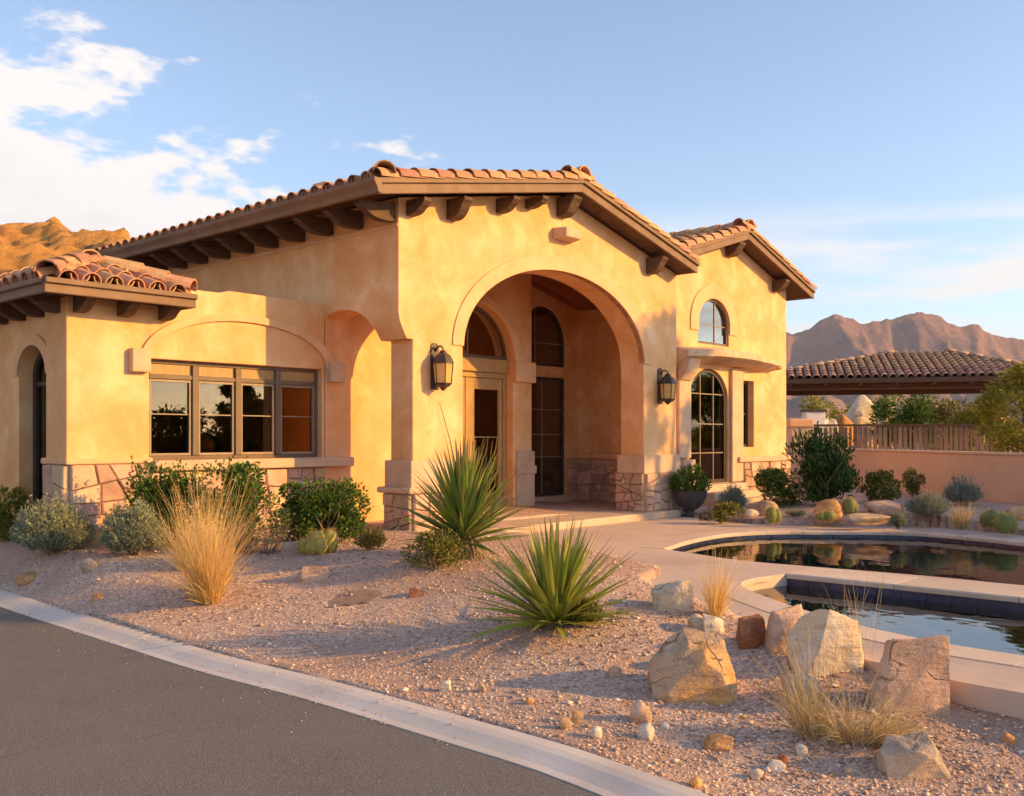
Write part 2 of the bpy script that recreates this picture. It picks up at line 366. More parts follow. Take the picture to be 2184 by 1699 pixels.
def glass_mat(name, ior=1.9, tint=(0.75, 0.68, 0.55), rough=0.0, wave=0.0):
    m, nt = new_mat(name)
    fr = nt.n('ShaderNodeFresnel'); fr.inputs[0].default_value = ior
    gl = nt.n('ShaderNodeBsdfGlossy'); gl.inputs['Roughness'].default_value = rough; gl.inputs[0].default_value = (1, 0.97, 0.92, 1)
    tr = nt.n('ShaderNodeBsdfTransparent'); tr.inputs[0].default_value = (*tint, 1)
    if wave:
        t = nt.n('ShaderNodeTexCoord'); nz = nt.noise(t.outputs['Object'], 1.6, 2, 0.5)
        bn = nt.n('ShaderNodeBump'); bn.inputs['Strength'].default_value = wave; bn.inputs['Distance'].default_value = 0.02
        nt.l(nz, bn.inputs['Height']); nt.l(bn.outputs[0], gl.inputs['Normal'])
    mx = nt.n('ShaderNodeMixShader'); nt.l(fr.outputs[0], mx.inputs[0]); nt.l(tr.outputs[0], mx.inputs[1]); nt.l(gl.outputs[0], mx.inputs[2])
    finish(nt, mx.outputs[0]); return m


M['glass'] = glass_mat('glass', 1.65, (0.62, 0.52, 0.38), wave=0.05)
M['glass_mid'] = glass_mat('glass_mid', 2.4, (0.75, 0.62, 0.42), wave=0.05)
M['glass_hi'] = glass_mat('glass_hi', 4.5, (0.6, 0.55, 0.45), wave=0.04)


def amber_mat():
    m, nt = new_mat('lantern_glass')
    b = nt.n('ShaderNodeBsdfPrincipled'); b.inputs['Base Color'].default_value = (0.92, 0.66, 0.25, 1); b.inputs['Roughness'].default_value = 0.25
    tr = nt.n('ShaderNodeBsdfTranslucent'); tr.inputs[0].default_value = (0.95, 0.68, 0.26, 1)
    mx = nt.n('ShaderNodeMixShader'); mx.inputs[0].default_value = 0.5; nt.l(b.outputs[0], mx.inputs[1]); nt.l(tr.outputs[0], mx.inputs[2])
    finish(nt, mx.outputs[0]); return m


M['amber'] = amber_mat()


def water_mat():
    m, nt = new_mat('pool_water')
    t = nt.n('ShaderNodeTexCoord')
    mpn = nt.n('ShaderNodeMapping'); nt.l(t.outputs['Object'], mpn.inputs[0]); mpn.inputs['Scale'].default_value = (1.0, 0.6, 1)
    nz = nt.noise(mpn.outputs[0], 2.6, 3, 0.5)
    bn = nt.n('ShaderNodeBump'); bn.inputs['Strength'].default_value = 0.30; bn.inputs['Distance'].default_value = 0.02; nt.l(nz, bn.inputs['Height'])
    fr = nt.n('ShaderNodeFresnel'); fr.inputs[0].default_value = 1.7; nt.l(bn.outputs[0], fr.inputs['Normal'])
    gl = nt.n('ShaderNodeBsdfGlossy'); gl.inputs['Roughness'].default_value = 0.01; nt.l(bn.outputs[0], gl.inputs['Normal'])
    tr = nt.n('ShaderNodeBsdfTransparent'); tr.inputs[0].default_value = (0.55, 0.78, 0.82, 1)
    mx = nt.n('ShaderNodeMixShader'); nt.l(fr.outputs[0], mx.inputs[0]); nt.l(tr.outputs[0], mx.inputs[1]); nt.l(gl.outputs[0], mx.inputs[2])
    finish(nt, mx.outputs[0]); return m


M['water'] = water_mat()


def gravel_mat():
    m, nt = new_mat('gravel_ground')
    g = nt.n('ShaderNodeNewGeometry'); P = g.outputs['Position']
    big = nt.noise(P, 0.55, 4, 0.55)
    fine = nt.n('ShaderNodeTexVoronoi'); fine.inputs['Scale'].default_value = 55; nt.l(P, fine.inputs['Vector'])
    hs = nt.n('ShaderNodeSeparateColor'); nt.l(fine.outputs['Color'], hs.inputs[0])
    col = nt.ramp(hs.outputs[0], [(0.0, (0.34, 0.235, 0.19)), (0.45, (0.54, 0.375, 0.295)), (0.8, (0.64, 0.455, 0.35)), (1.0, (0.76, 0.60, 0.49))])
    col = nt.mix(nt.smooth(big, 0.46, 0.60), col, (0.46, 0.305, 0.235))
    b = nt.n('ShaderNodeBsdfPrincipled'); nt.l(col, b.inputs['Base Color']); b.inputs['Roughness'].default_value = 0.95; b.inputs['Specular IOR Level'].default_value = 0.1
    bn = nt.n('ShaderNodeBump'); bn.inputs['Strength'].default_value = 0.8; bn.inputs['Distance'].default_value = 0.012
    hsum = nt.math('ADD', nt.math('MULTIPLY', fine.outputs['Distance'], -0.8), nt.math('MULTIPLY', nt.noise(P, 140, 3, 0.6), 0.6))
    nt.l(hsum, bn.inputs['Height']); nt.l(bn.outputs[0], b.inputs['Normal'])
    finish(nt, b.outputs[0]); return m


M['gravel'] = gravel_mat()


def pebble_mat():
    m, nt = new_mat('pebbles')
    g = nt.n('ShaderNodeNewGeometry')
    col = nt.ramp(g.outputs['Random Per Island'], [(0.0, (0.32, 0.22, 0.175)), (0.35, (0.50, 0.355, 0.285)), (0.7, (0.62, 0.45, 0.355)), (0.9, (0.74, 0.56, 0.44)), (1.0, (0.82, 0.72, 0.61))])
    b = nt.n('ShaderNodeBsdfPrincipled'); nt.l(col, b.inputs['Base Color']); b.inputs['Roughness'].default_value = 0.9; b.inputs['Specular IOR Level'].default_value = 0.15
    finish(nt, b.outputs[0]); return m


M['pebbles'] = pebble_mat()


def asphalt_mat():
    m, nt = new_mat('asphalt')
    g = nt.n('ShaderNodeNewGeometry'); P = g.outputs['Position']
    v = nt.n('ShaderNodeTexVoronoi'); v.inputs['Scale'].default_value = 150; nt.l(P, v.inputs['Vector'])
    hs = nt.n('ShaderNodeSeparateColor'); nt.l(v.outputs['Color'], hs.inputs[0])
    col = nt.ramp(hs.outputs[0], [(0.0, (0.108, 0.101, 0.098)), (0.6, (0.15, 0.141, 0.137)), (0.93, (0.185, 0.175, 0.169)), (1.0, (0.29, 0.277, 0.27))])
    big = nt.noise(P, 0.7, 5, 0.6)
    col = nt.mix(nt.math('MULTIPLY', nt.smooth(big, 0.35, 0.7), 0.45), col, (0.185, 0.173, 0.167))
    wv = nt.n('ShaderNodeVectorMath'); wv.operation = 'ADD'; nt.l(P, wv.inputs[0]); nz = nt.n('ShaderNodeTexNoise'); nz.inputs['Scale'].default_value = 1.4; nz.inputs['Detail'].default_value = 5; nt.l(P, nz.inputs['Vector']); nt.l(nz.outputs['Color'], wv.inputs[1])
    vo = nt.n('ShaderNodeTexVoronoi'); vo.feature = 'DISTANCE_TO_EDGE'; vo.inputs['Scale'].default_value = 0.42; nt.l(wv.outputs[0], vo.inputs['Vector'])
    ck = nt.math('MULTIPLY', nt.smooth(vo.outputs['Distance'], 0.0045, 0.001), nt.smooth(nt.noise(P, 0.5, 3, 0.5), 0.5, 0.6)); col = nt.mix(nt.math('MULTIPLY', ck, 0.7), col, (0.045, 0.04, 0.037))
    col = nt.mix(nt.math('MULTIPLY', nt.smooth(nt.noise(P, 2.3, 4, 0.6), 0.60, 0.72), 0.35), col, (0.112, 0.105, 0.101))
    b = nt.n('ShaderNodeBsdfPrincipled'); nt.l(col, b.inputs['Base Color']); b.inputs['Roughness'].default_value = 0.85; b.inputs['Specular IOR Level'].default_value = 0.3
    bn = nt.n('ShaderNodeBump'); bn.inputs['Strength'].default_value = 0.6; bn.inputs['Distance'].default_value = 0.005
    nt.l(nt.math('ADD', v.outputs['Distance'], nt.noise(P, 300, 2, 0.5)), bn.inputs['Height']); nt.l(bn.outputs[0], b.inputs['Normal'])
    finish(nt, b.outputs[0]); return m


M['asphalt'] = asphalt_mat()

# ------------------------------------------------------------------ the lie of the land
def at(px, py, z):
    t = (EYE - z) * F_PX / (py - HY); return Vector(((px - CX) / F_PX * t, t, z))


KB = [at(px, py, 0.06) for px, py in ((0, 1256), (166, 1306), (315, 1349), (497, 1401), (687, 1446), (806, 1477), (1037, 1541), (1230, 1595), (1469, 1678))]
d0 = (KB[0] - KB[1]).normalized(); d1 = (KB[-1] - KB[-2]).normalized()
KB = [KB[0] + d0 * 60, KB[0] + d0 * 8, KB[0] + d0 * 3] + KB + [KB[-1] + d1 * 1.5 + Vector((0.05, 0, 0)), KB[-1] + d1 * 8 + Vector((1.2, 0.4, 0)), KB[-1] + d1 * 40 + Vector((9, 4, 0))]
KP = np.array([[p.x, p.y] for p in KB])


def kerb_dist(x, y):
    x = np.asarray(x, float); y = np.asarray(y, float)
    best = np.full(x.shape, 1e9); sign = np.ones(x.shape)
    for a, b in zip(KP[:-1], KP[1:]):
        e = b - a; L2 = e @ e
        t = np.clip(((x - a[0]) * e[0] + (y - a[1]) * e[1]) / L2, 0, 1)
        qx, qy = x - (a[0] + t * e[0]), y - (a[1] + t * e[1])
        d = np.hypot(qx, qy); c = e[0] * qy - e[1] * qx
        m = d < best; best = np.where(m, d, best); sign = np.where(m, np.sign(c), sign)
    return best * sign


def sst(x, a, b):
    t = np.clip((np.asarray(x, float) - a) / (b - a), 0, 1); return t * t * (3 - 2 * t)


DECK = 0.28
MOUNDS = [(-1.0, 10.0, 1.3, 0.07), (0.6, 7.6, 1.1, 0.06), (2.7, 6.6, 1.0, 0.05), (-2.9, 9.6, 1.4, 0.05), (7.4, 17.6, 2.2, 0.08)]


def gz0(x, y):
    k = kerb_dist(x, y); x = np.asarray(x, float); y = np.asarray(y, float)
    kw = 0.62 + 2.4 * sst(x, -4.6, -1.5)
    z = 0.058 + 0.387 * sst(k / kw, 0.04, 1.0) - 0.12 * sst(x, 0.2, 1.8)
    # lower bed between the kerb and the pool coping
    z = z - 0.10 * sst(x, 1.6, 2.8) * sst(y, 9.2, 7.2)
    z = z + 0.16 * sst(y, 13.5, 16.5) * sst(x, 3.5, 5.5)
    for mx_, my_, r, h in MOUNDS: z = z + h * np.exp(-((x - mx_) ** 2 + (y - my_) ** 2) / r ** 2)
    z = z + 0.018 * np.sin(x * 2.1 + 0.7 * y) * np.sin(y * 1.7 - 0.5 * x) * sst(k, 0.1, 1.0)
    return z


def spot(px, py):
    """point of the garden ground seen at a pixel"""
    d = pdir(px, py); t = 2.0
    prev = t
    while t < 80:
        p = Vector((0, 0, EYE)) + d * t
        if p.z <= float(gz0(p.x, p.y)): break
        prev = t; t += 0.05
    lo, hi = prev, t
    for _ in range(12):
        m = (lo + hi) / 2; p = Vector((0, 0, EYE)) + d * m
        if p.z <= float(gz0(p.x, p.y)): hi = m
        else: lo = m
    p = Vector((0, 0, EYE)) + d * hi
    return Vector((p.x, p.y, float(gz0(p.x, p.y))))


# house frame
HA = R(42); UX = Vector((math.sin(HA), math.cos(HA), 0)); VX = Vector((-math.cos(HA), math.sin(HA), 0))
FZ = 0.40
HO = at(880, 1140, FZ)


def H2W(s, d, h): return HO + UX * s + VX * d + Vector((0, 0, h))


def smooth_closed(pts, n=4):
    out = []; m = len(pts)
    for i in range(m):
        p0, p1, p2, p3 = (Vector(pts[(i + j - 1) % m]) for j in range(4))
        for k in range(n):
            t = k / n
            out.append(0.5 * ((2 * p1) + (p2 - p0) * t + (2 * p0 - 5 * p1 + 4 * p2 - p3) * t * t + (3 * p1 - p0 - 3 * p2 + p3) * t ** 3))
    return out


def smooth_open(pts, n=4):
    out = []; m = len(pts)
    for i in range(m - 1):
        p0, p1, p2, p3 = (Vector(pts[min(max(i + j - 1, 0), m - 1)]) for j in range(4))
        for k in range(n):
            t = k / n
            out.append(0.5 * ((2 * p1) + (p2 - p0) * t + (2 * p0 - 5 * p1 + 4 * p2 - p3) * t * t + (3 * p1 - p0 - 3 * p2 + p3) * t ** 3))
    return out + [Vector(pts[-1])]


g2 = lambda px, py: at(px, py, DECK).to_2d()
UP_FAR = smooth_open([g2(*p) for p in ((1413, 1171), (1471, 1153), (1554, 1139), (1662, 1134), (1753, 1134), (1870, 1135), (1985, 1139), (2184, 1158), (2360, 1180), (2720, 1232))])
UP_NEAR = smooth_open([g2(*p) for p in ((2860, 1304), (2400, 1266), (2184, 1249), (1955, 1227), (1720, 1208), (1582, 1196), (1492, 1183))])
UPPER = UP_FAR + UP_NEAR
LO_FAR = [g2(*p) for p in ((1680, 1224), (1850, 1241), (2184, 1275), (2400, 1296), (2880, 1343))]
LO_NEAR = smooth_open([g2(*p) for p in ((2950, 1530), (2420, 1440), (2184, 1402), (2025, 1378), (1849, 1341), (1735, 1310), (1641, 1279), (1592, 1260), (1574, 1247), (1592, 1237), (1640, 1229))])
LOWER = LO_FAR + LO_NEAR
DK_NEAR = smooth_open([g2(*p) for p in ((3040, 1655), (2440, 1530), (2184, 1479), (2010, 1447), (1800, 1395), (1690, 1363), (1570, 1329), (1484, 1304), (1400, 1278), (1362, 1256), (1372, 1236), (1400, 1222))])
DK_LEFT = [g2(*p) for p in ((1345, 1216), (1240, 1190), (1130, 1168), (1050, 1156))]
DK_PORCH = [H2W(0.98, -0.1, 0).to_2d(), H2W(0.98, 0.6, 0).to_2d(), H2W(6.5, 0.6, 0).to_2d(), H2W(6.72, -0.3, 0).to_2d()]
DK_FAR = smooth_open([g2(*p) for p in ((1493, 1105), (1560, 1113), (1629, 1118), (1750, 1120), (1985, 1124), (2184, 1142), (2380, 1162), (2760, 1206))])
PATIO = DK_NEAR + DK_LEFT + DK_PORCH + DK_FAR


def in_poly(x, y, poly):
    x = np.asarray(x, float); y = np.asarray(y, float); inside = np.zeros(x.shape, bool)
    n = len(poly); j = n - 1
    for i in range(n):
        xi, yi = poly[i][0], poly[i][1]; xj, yj = poly[j][0], poly[j][1]
        if yi != yj:
            c = ((yi > y) != (yj > y)) & (x < (xj - xi) * (y - yi) / (yj - yi) + xi)
            inside ^= c
        j = i
    return inside


def poly_dist(x, y, poly):
    best = np.full(np.shape(x), 1e9)
    n = len(poly)
    for i in range(n):
        a, b = poly[i], poly[(i + 1) % n]
        ex, ey = b[0] - a[0], b[1] - a[1]; L2 = ex * ex + ey * ey + 1e-12
        t = np.clip(((x - a[0]) * ex + (y - a[1]) * ey) / L2, 0, 1)
        best = np.minimum(best, np.hypot(x - a[0] - t * ex, y - a[1] - t * ey))
    return best


# ground: one sheet, fine near the camera, out to the horizon
def axis(lo, hi, step, far_lo, far_hi, g=1.35):
    a = list(np.arange(lo, hi, step)); s = step; x = lo; pre = []
    while x > far_lo: s *= g; x -= s; pre.append(x)
    s = step; x = a[-1]; post = []
    while x < far_hi: s *= g; x += s; post.append(x)
    return np.array(pre[::-1] + a + post)


gx = axis(-8, 11, 0.09, -9000, 9000); gy = axis(3.2, 22, 0.09, -4000, 16000)
GX, GY = np.meshgrid(gx, gy)
gz = gz0(GX, GY)
k = kerb_dist(GX, GY)
gz = np.where(k < -0.06, -0.30, gz)
inside = in_poly(GX, GY, PATIO); pdist = poly_dist(GX, GY, PATIO)
gz = np.where(inside & (pdist > 0.10), -1.8, gz)
near = np.hypot(GX, GY) < 14
gn = np.zeros_like(gz)
ii = np.argwhere(near & (k > 0.05) & ~inside)
for a, b in ii:
    gn[a, b] = 0.018 * noise.noise((GX[a, b] * 2.6, GY[a, b] * 2.6, 0)) + 0.008 * noise.noise((GX[a, b] * 9, GY[a, b] * 9, 3))
gz = gz + gn * sst(k, 0.05, 0.5)
far_r = np.hypot(GX, GY)
gz = gz - np.where(far_r > 60, np.minimum((far_r - 60) * 0.01, 6.0), 0)
ny, nx = GX.shape
idx = np.arange(ny * nx).reshape(ny, nx)
faces = np.stack([idx[:-1, :-1], idx[:-1, 1:], idx[1:, 1:], idx[1:, :-1]], -1).reshape(-1, 4)
put('ground', np_mesh('ground', np.stack([GX, GY, gz], -1).reshape(-1, 3), faces, True), M['gravel'], kind='structure')

# road
mb = MB()
left = [KP[i] for i in range(len(KP))]
nrm = []
for i in range(len(KP)):
    e = KP[min(i + 1, len(KP) - 1)] - KP[max(i - 1, 0)]; e = e / np.hypot(*e); nrm.append(np.array([-e[1], e[0]]))
KW = 0.285
edge_pts = [KP[i] - nrm[i] * (KW - 0.02) for i in range(len(KP))]
rows = []
for w in (0.0, 0.6, 1.5, 3.5, 8.0):
    rows.append([edge_pts[i] - nrm[i] * w for i in range(len(KP))])
vs = []; fs = []
for j, r in enumerate(rows):
    for p in r: vs.append((p[0], p[1], (0.0, 0.008, 0.02, 0.03, 0.0)[j]))
n = len(KP)
for j in range(len(rows) - 1):
    for i in range(n - 1): fs.append((j * n + i, j * n + i + 1, (j + 1) * n + i + 1, (j + 1) * n + i))
mb.add(vs, fs); mb.build('road', M['asphalt'], smooth=True, kind='structure')

# kerb in sections with open joints
kc = smooth_open([Vector((p[0], p[1])) for p in KP[1:-1]], 10)
cum = [0.0]
for a, b in zip(kc[:-1], kc[1:]): cum.append(cum[-1] + (b - a).length)
cum = np.array(cum); kx = np.array([p.x for p in kc]); ky = np.array([p.y for p in kc])
kerb_root = put('kerb', None, kind='structure')
prof = [(0.0, -0.25), (0.0, 0.006), (0.05, 0.014), (0.10, 0.030), (0.15, 0.048), (0.20, 0.058), (0.27, 0.062), (0.285, 0.056), (0.285, -0.25)]
KJ = 3.05
s0 = -0.62
while s0 < cum[-1]:
    a, b = max(s0 + 0.004, 0), min(s0 + KJ - 0.004, cum[-1])
    if b - a > 0.2:
        ss = np.linspace(a, b, 12); mb = MB(); vs = []; fs = []
        for q in ss:
            p = np.array([np.interp(q, cum, kx), np.interp(q, cum, ky)]); p2 = np.array([np.interp(q + 0.05, cum, kx), np.interp(q + 0.05, cum, ky)]); p1 = np.array([np.interp(q - 0.05, cum, kx), np.interp(q - 0.05, cum, ky)])
            e = (p2 - p1) / np.hypot(*(p2 - p1)); nn_ = np.array([-e[1], e[0]])
            for o_, z_ in prof: w = p - nn_ * (KW - o_); vs.append((w[0], w[1], z_))
        m_ = len(prof)
        for i in range(11):
            for j in range(m_ - 1): fs.append((i * m_ + j, i * m_ + j + 1, (i + 1) * m_ + j + 1, (i + 1) * m_ + j))
        fs += [tuple(range(m_)), tuple(11 * m_ + j for j in range(m_))[::-1]]
        mb.add(vs, fs); mb.build('kerb_section', M['kerb'], kerb_root)
    s0 += KJ

# patio and pools
mb = MB(); mb.slab([tuple(p) for p in PATIO], lambda a, b, t: (a, b, t), DECK, DECK - 0.22, [[tuple(p) for p in UPPER], [tuple(p) for p in LOWER]])
patio = mb.build('patio', M['patio'], kind='structure')
WU, WL = DECK - 0.085, DECK - 0.125
for nm, poly, wz in (('upper_pool', UPPER, WU), ('lower_pool', LOWER, WL)):
    c = sum((Vector(p) for p in poly), Vector((0, 0))) / len(poly)
    pl = [tuple(p) for p in poly]
    big = [tuple(Vector(p) + (Vector(p) - c).normalized() * 0.03) for p in poly]
    mb = MB(); n = len(big)
    mb.add([(x, y, DECK - 0.225) for x, y in big] + [(x, y, -1.2) for x, y in big], [(i, (i + 1) % n, n + (i + 1) % n, n + i) for i in range(n)])
    tris = tessellate_polygon([[Vector((x, y, 0)) for x, y in big]])
    mb.add([(x, y, -1.2) for x, y in big], [tuple(t) for t in tris])
    mb.build(nm + '_basin', M['basin'], kind='structure')
    mb = MB(); mb.add([(x, y, wz) for x, y in big], [tuple(t) for t in tris])
    mb.build(nm + '_water', M['water'], kind='structure')


def strip_pieces(name, path, width, side, z0, z1, parent, mat, piece=0.55, gap=0.006, over=0.03):
    """paving pieces laid along an edge; the pool side overhangs a little"""
    path = [Vector(p) for p in path]; cu = [0.0]
    for a, b in zip(path[:-1], path[1:]): cu.append(cu[-1] + (b - a).length)
    xs = [p.x for p in path]; ys = [p.y for p in path]
    f = lambda q: Vector((np.interp(q, cu, xs), np.interp(q, cu, ys)))
    n = max(1, round(cu[-1] / piece)); L = cu[-1] / n
    for i in range(n):
        a, b = i * L + gap / 2, (i + 1) * L - gap / 2; vs = []; fs = []
        dz = random.uniform(-0.0015, 0.0015)
        for q in np.linspace(a, b, 4):
            e = (f(min(q + 0.08, cu[-1])) - f(max(q - 0.08, 0))).normalized(); nr = Vector((-e.y, e.x)) * side
            p = f(q)
            for o_, z_ in ((-over, z0), (-over, z1 - 0.012), (-over + 0.012, z1), (width, z1), (width, z0)):
                w = p + nr * o_; vs.append((w.x, w.y, z_ + dz))
        for k_ in range(3):
            for j in range(5): fs.append((k_ * 5 + j, k_ * 5 + (j + 1) % 5, (k_ + 1) * 5 + (j + 1) % 5, (k_ + 1) * 5 + j))
        fs += [(0, 1, 2, 3, 4), (19, 18, 17, 16, 15)]
        m_ = MB(); m_.add(vs, fs); m_.build(name, mat, parent)


random.seed(5)
cop = put('pool_coping', None, kind='structure')
CZ = DECK + 0.006
strip_pieces('coping_stone', UP_FAR, 0.30, 1, CZ - 0.05, CZ, cop, M['coping'], 0.62)
strip_pieces('coping_stone', LO_NEAR, 0.32, 1, CZ - 0.05, CZ, cop, M['coping'], 0.8)
div_c = [tuple((Vector(a))) for a in UP_NEAR[:-4]]
# band of dark blue tiles under the copings
def tile_band(name, path, z0, z1, parent, side, w=0.20, off=0.0):
    path = [Vector(p) for p in path]; cu = [0.0]
    for a, b in zip(path[:-1], path[1:]): cu.append(cu[-1] + (b - a).length)
    xs = [p.x for p in path]; ys = [p.y for p in path]; f = lambda q: Vector((np.interp(q, cu, xs), np.interp(q, cu, ys)))
    n = max(1, round(cu[-1] / w)); L = cu[-1] / n
    for i in range(n):
        a, b = f(i * L + 0.004), f((i + 1) * L - 0.004); e = (b - a).normalized(); nr = Vector((-e.y, e.x)) * side
        o1, o2 = nr * off, nr * (off + 0.02)
        mb = MB(); vs = [(*(a + o1), z0), (*(b + o1), z0), (*(b + o1), z1), (*(a + o1), z1), (*(a + o2), z0), (*(b + o2), z0), (*(b + o2), z1), (*(a + o2), z1)]
        mb.add(vs, [(0, 1, 2, 3), (7, 6, 5, 4), (0, 4, 5, 1), (3, 2, 6, 7), (0, 3, 7, 4), (1, 5, 6, 2)]); mb.build(name, M['bluetile'], parent)


tb = put('pool_tile_band', None, kind='structure')
tile_band('wall_tile', LO_FAR, DECK - 0.24, DECK - 0.052, tb, -1, 0.24, -0.004)
tile_band('wall_tile', UP_FAR, DECK - 0.22, DECK - 0.052, tb, -1, 0.24, -0.004)
strip_pieces('divider_coping_stone', LO_FAR, 0.60, 1, CZ - 0.05, CZ, cop, M['coping'], 1.1, over=0.035)

# ------------------------------------------------------------------ the house (local axes: s along the facade, d inwards, h up)
random.seed(11)
house = root('house', HO, 'golden stucco house with arched porch, stone plinth and clay tile roof', 'house', rz=R(48))
FM = lambda a, b, t: (a, t, b)        # facade planes: polygon in (s, h), thickness along d
SM = lambda a, b, t: (t, a, b)        # side planes: polygon in (d, h), thickness along s


def arch(a0, a1, hs, rise, n=20, rev=False):
    c, r = (a0 + a1) / 2, (a1 - a0) / 2
    p = [(c - r * math.cos(math.pi * i / n), hs + rise * math.sin(math.pi * i / n)) for i in range(n + 1)]
    return p[::-1] if rev else p


def arch_open(a0, a1, h0, hs, rise, n=20):
    return [(a0, h0)] + arch(a0, a1, hs, rise, n) + [(a1, h0)]


S0 = -0.25                              # plane of the left wall
def roof_h(s): return 5.14 - (0.192 * (3.15 - s) if s < 3.15 else 0.247 * (s - 3.15))


def foot(h):                            # wall corner drawn in over the pillar
    return 0.0 if h >= 3.0 else 0.15 * (1 - math.cos(min((3.0 - h) / 0.37, 1) * math.pi / 2))


# facade: outline with the main arch cut to the springing line, pillars below
outl = [(S0 + foot(2.63), 2.63)]
outl += [(S0 + foot(h), h) for h in np.linspace(2.68, 3.0, 7)]
outl += [(S0, roof_h(S0)), (3.15, roof_h(3.15)), (6.53, roof_h(6.53)), (6.53, 2.60), (5.47, 2.60)]
outl += arch(0.96, 5.47, 2.60, 1.34, 40, rev=True)[1:-1] + [(0.96, 2.63)]
mb = MB(); mb.slab(outl, FM, 0.0, 0.50); mb.build('facade_wall', M['stucco'], house)
# raised band round the main arch
ring = arch(0.96 - 0.0, 5.47 + 0.0, 2.60, 1.34, 40); ringo = arch(0.74, 5.69, 2.60, 1.56, 40)
mb = MB(); mb.slab(ringo + ring[::-1], FM, -0.025, 0.10); mb.build('arch_band', M['trim'], house, bevel=0.008)

# left wall with the side arch
def side_outline():
    o = [(0.50, 2.63), (0.50, roof_h(S0)), (8.6, roof_h(S0)), (8.6, -0.3), (1.90, -0.3), (1.90, 2.72)]
    ar = arch(0.53, 1.90, 2.68, 0.42, 24, rev=True)
    return o + ar[1:-1] + [(0.53, 2.63)]


mb = MB(); mb.slab(side_outline(), SM, S0, S0 + 0.45)
me = mb.mesh('side_wall'); bm = bmesh.new(); bm.from_mesh(me)
for h in (2.68, 2.74, 2.8, 2.86, 2.93, 3.0):
    bmesh.ops.bisect_plane(bm, geom=bm.verts[:] + bm.edges[:] + bm.faces[:], plane_co=(0, 0, h), plane_no=(0, 0, 1))
for v in bm.verts:
    if v.co.x < S0 + 0.01 and v.co.z < 3.0 and v.co.y < 1.2: v.co.x += foot(v.co.z) * (1 - max(0, v.co.y - 0.50) / 0.7)
bmesh.ops.recalc_face_normals(bm, faces=bm.faces)
bm.to_mesh(me); bm.free(); put('side_wall', me, M['stucco'], house)


# stone cladding -------------------------------------------------------------
def split_poly(poly, a, b):
    """clip a convex polygon by the line a-b, both halves"""
    n = b - a; out = [[], []]
    for i in range(len(poly)):
        p, q = poly[i], poly[(i + 1) % len(poly)]
        sp = n.x * (p.y - a.y) - n.y * (p.x - a.x); sq = n.x * (q.y - a.y) - n.y * (q.x - a.x)
        (out[0] if sp >= 0 else out[1]).append(p)
        if (sp >= 0) != (sq >= 0):
            t = sp / (sp - sq); x = p + (q - p) * t; out[0].append(x); out[1].append(x)
    return out


def rubble(w, h, size, rng):
    todo = [[Vector((0, 0)), Vector((w, 0)), Vector((w, h)), Vector((0, h))]]; done = []
    while todo:
        p = todo.pop()
        xs = [q.x for q in p]; ys = [q.y for q in p]; dx, dy = max(xs) - min(xs), max(ys) - min(ys)
        lim = size * rng.uniform(0.8, 1.5)
        if max(dx, dy * 1.35) < lim or len(p) < 3: done.append(p); continue
        c = sum(p, Vector((0, 0))) / len(p)
        c += Vector((rng.uniform(-0.12, 0.12) * dx, rng.uniform(-0.12, 0.12) * dy))
        ang = (math.pi / 2 if dx > dy * 1.35 else 0) + rng.gauss(0, 0.22)
        a, b = split_poly(p, c, c + Vector((math.cos(ang), math.sin(ang))))
        todo += [a, b] if len(a) > 2 and len(b) > 2 else []
        if not (len(a) > 2 and len(b) > 2): done.append(p)
    return done


plinth = MB()
STONES = []


def clad(origin, ax, w, h, nrm, size=0.30, depth=0.05, seed=1):
    """stones on a wall face: origin corner, horizontal axis, width, height, outward normal"""
    rng = random.Random(seed); o = Vector(origin); ax = Vector(ax); nz = Vector(nrm); up = Vector((0, 0, 1))
    for p in rubble(w, h, size, rng):
        c = sum(p, Vector((0, 0))) / len(p); g = 0.008; th = depth * rng.uniform(0.65, 1.3)
        lo = []; hi = []
        for q in p:
            dlt = q - c; L = dlt.length
            if L < 1e-4: continue
            a = c + dlt * max(0.1, (L - g) / L); b = c + dlt * max(0.1, (L - g - 0.016) / L)
            lo.append(a); hi.append(b)
        n = len(lo)
        if n < 3: continue
        w3 = lambda q, t: o + ax * q.x + up * q.y + nz * t
        vs = [w3(q, -0.01) for q in lo] + [w3(q, th * 0.65) for q in lo] + [w3(q, th + rng.uniform(-0.004, 0.004)) for q in hi]
        fs = [tuple(2 * n + i for i in range(n))]
        for r in (0, 1): fs += [(r * n + i, r * n + (i + 1) % n, (r + 1) * n + (i + 1) % n, (r + 1) * n + i) for i in range(n)]
        m = MB(); m.add(vs, fs); STONES.append(m)


US, UD = (1, 0, 0), (0, 1, 0)
# left pillar: shaft, ledge, stone foot
mb = MB(); mb.box((0.0, 0.0, 0.90), (0.96, 0.45, 2.64)); mb.build('pillar', M['stucco'], house, bevel=0.02)
mb = MB(); mb.box((5.47, 0.0, 0.66), (6.53, 0.50, 2.61)); mb.build('pillar', M['stucco'], house, bevel=0.02)
mb = MB(); mb.box((-0.07, -0.05, 0.62), (1.0, 0.50, 0.99)); mb.build('pillar_band', M['cap'], house, bevel=0.015)
mb = MB(); mb.box((-0.16, -0.12, 0.545), (1.06, 0.57, 0.63)); mb.build('pillar_ledge', M['cap'], house, bevel=0.03, seg=3)
mb = MB(); mb.box((5.42, -0.05, 0.665), (6.58, 0.55, 0.99)); mb.build('pillar_band', M['cap'], house, bevel=0.015)
plinth.box((-0.06, -0.06, -0.35), (0.97, 0.50, 0.55)); plinth.box((5.43, -0.045, -0.2), (6.57, 0.56, 0.667))
clad((-0.06, -0.06, -0.12), US, 1.03, 0.66, (0, -1, 0), 0.34, seed=2)
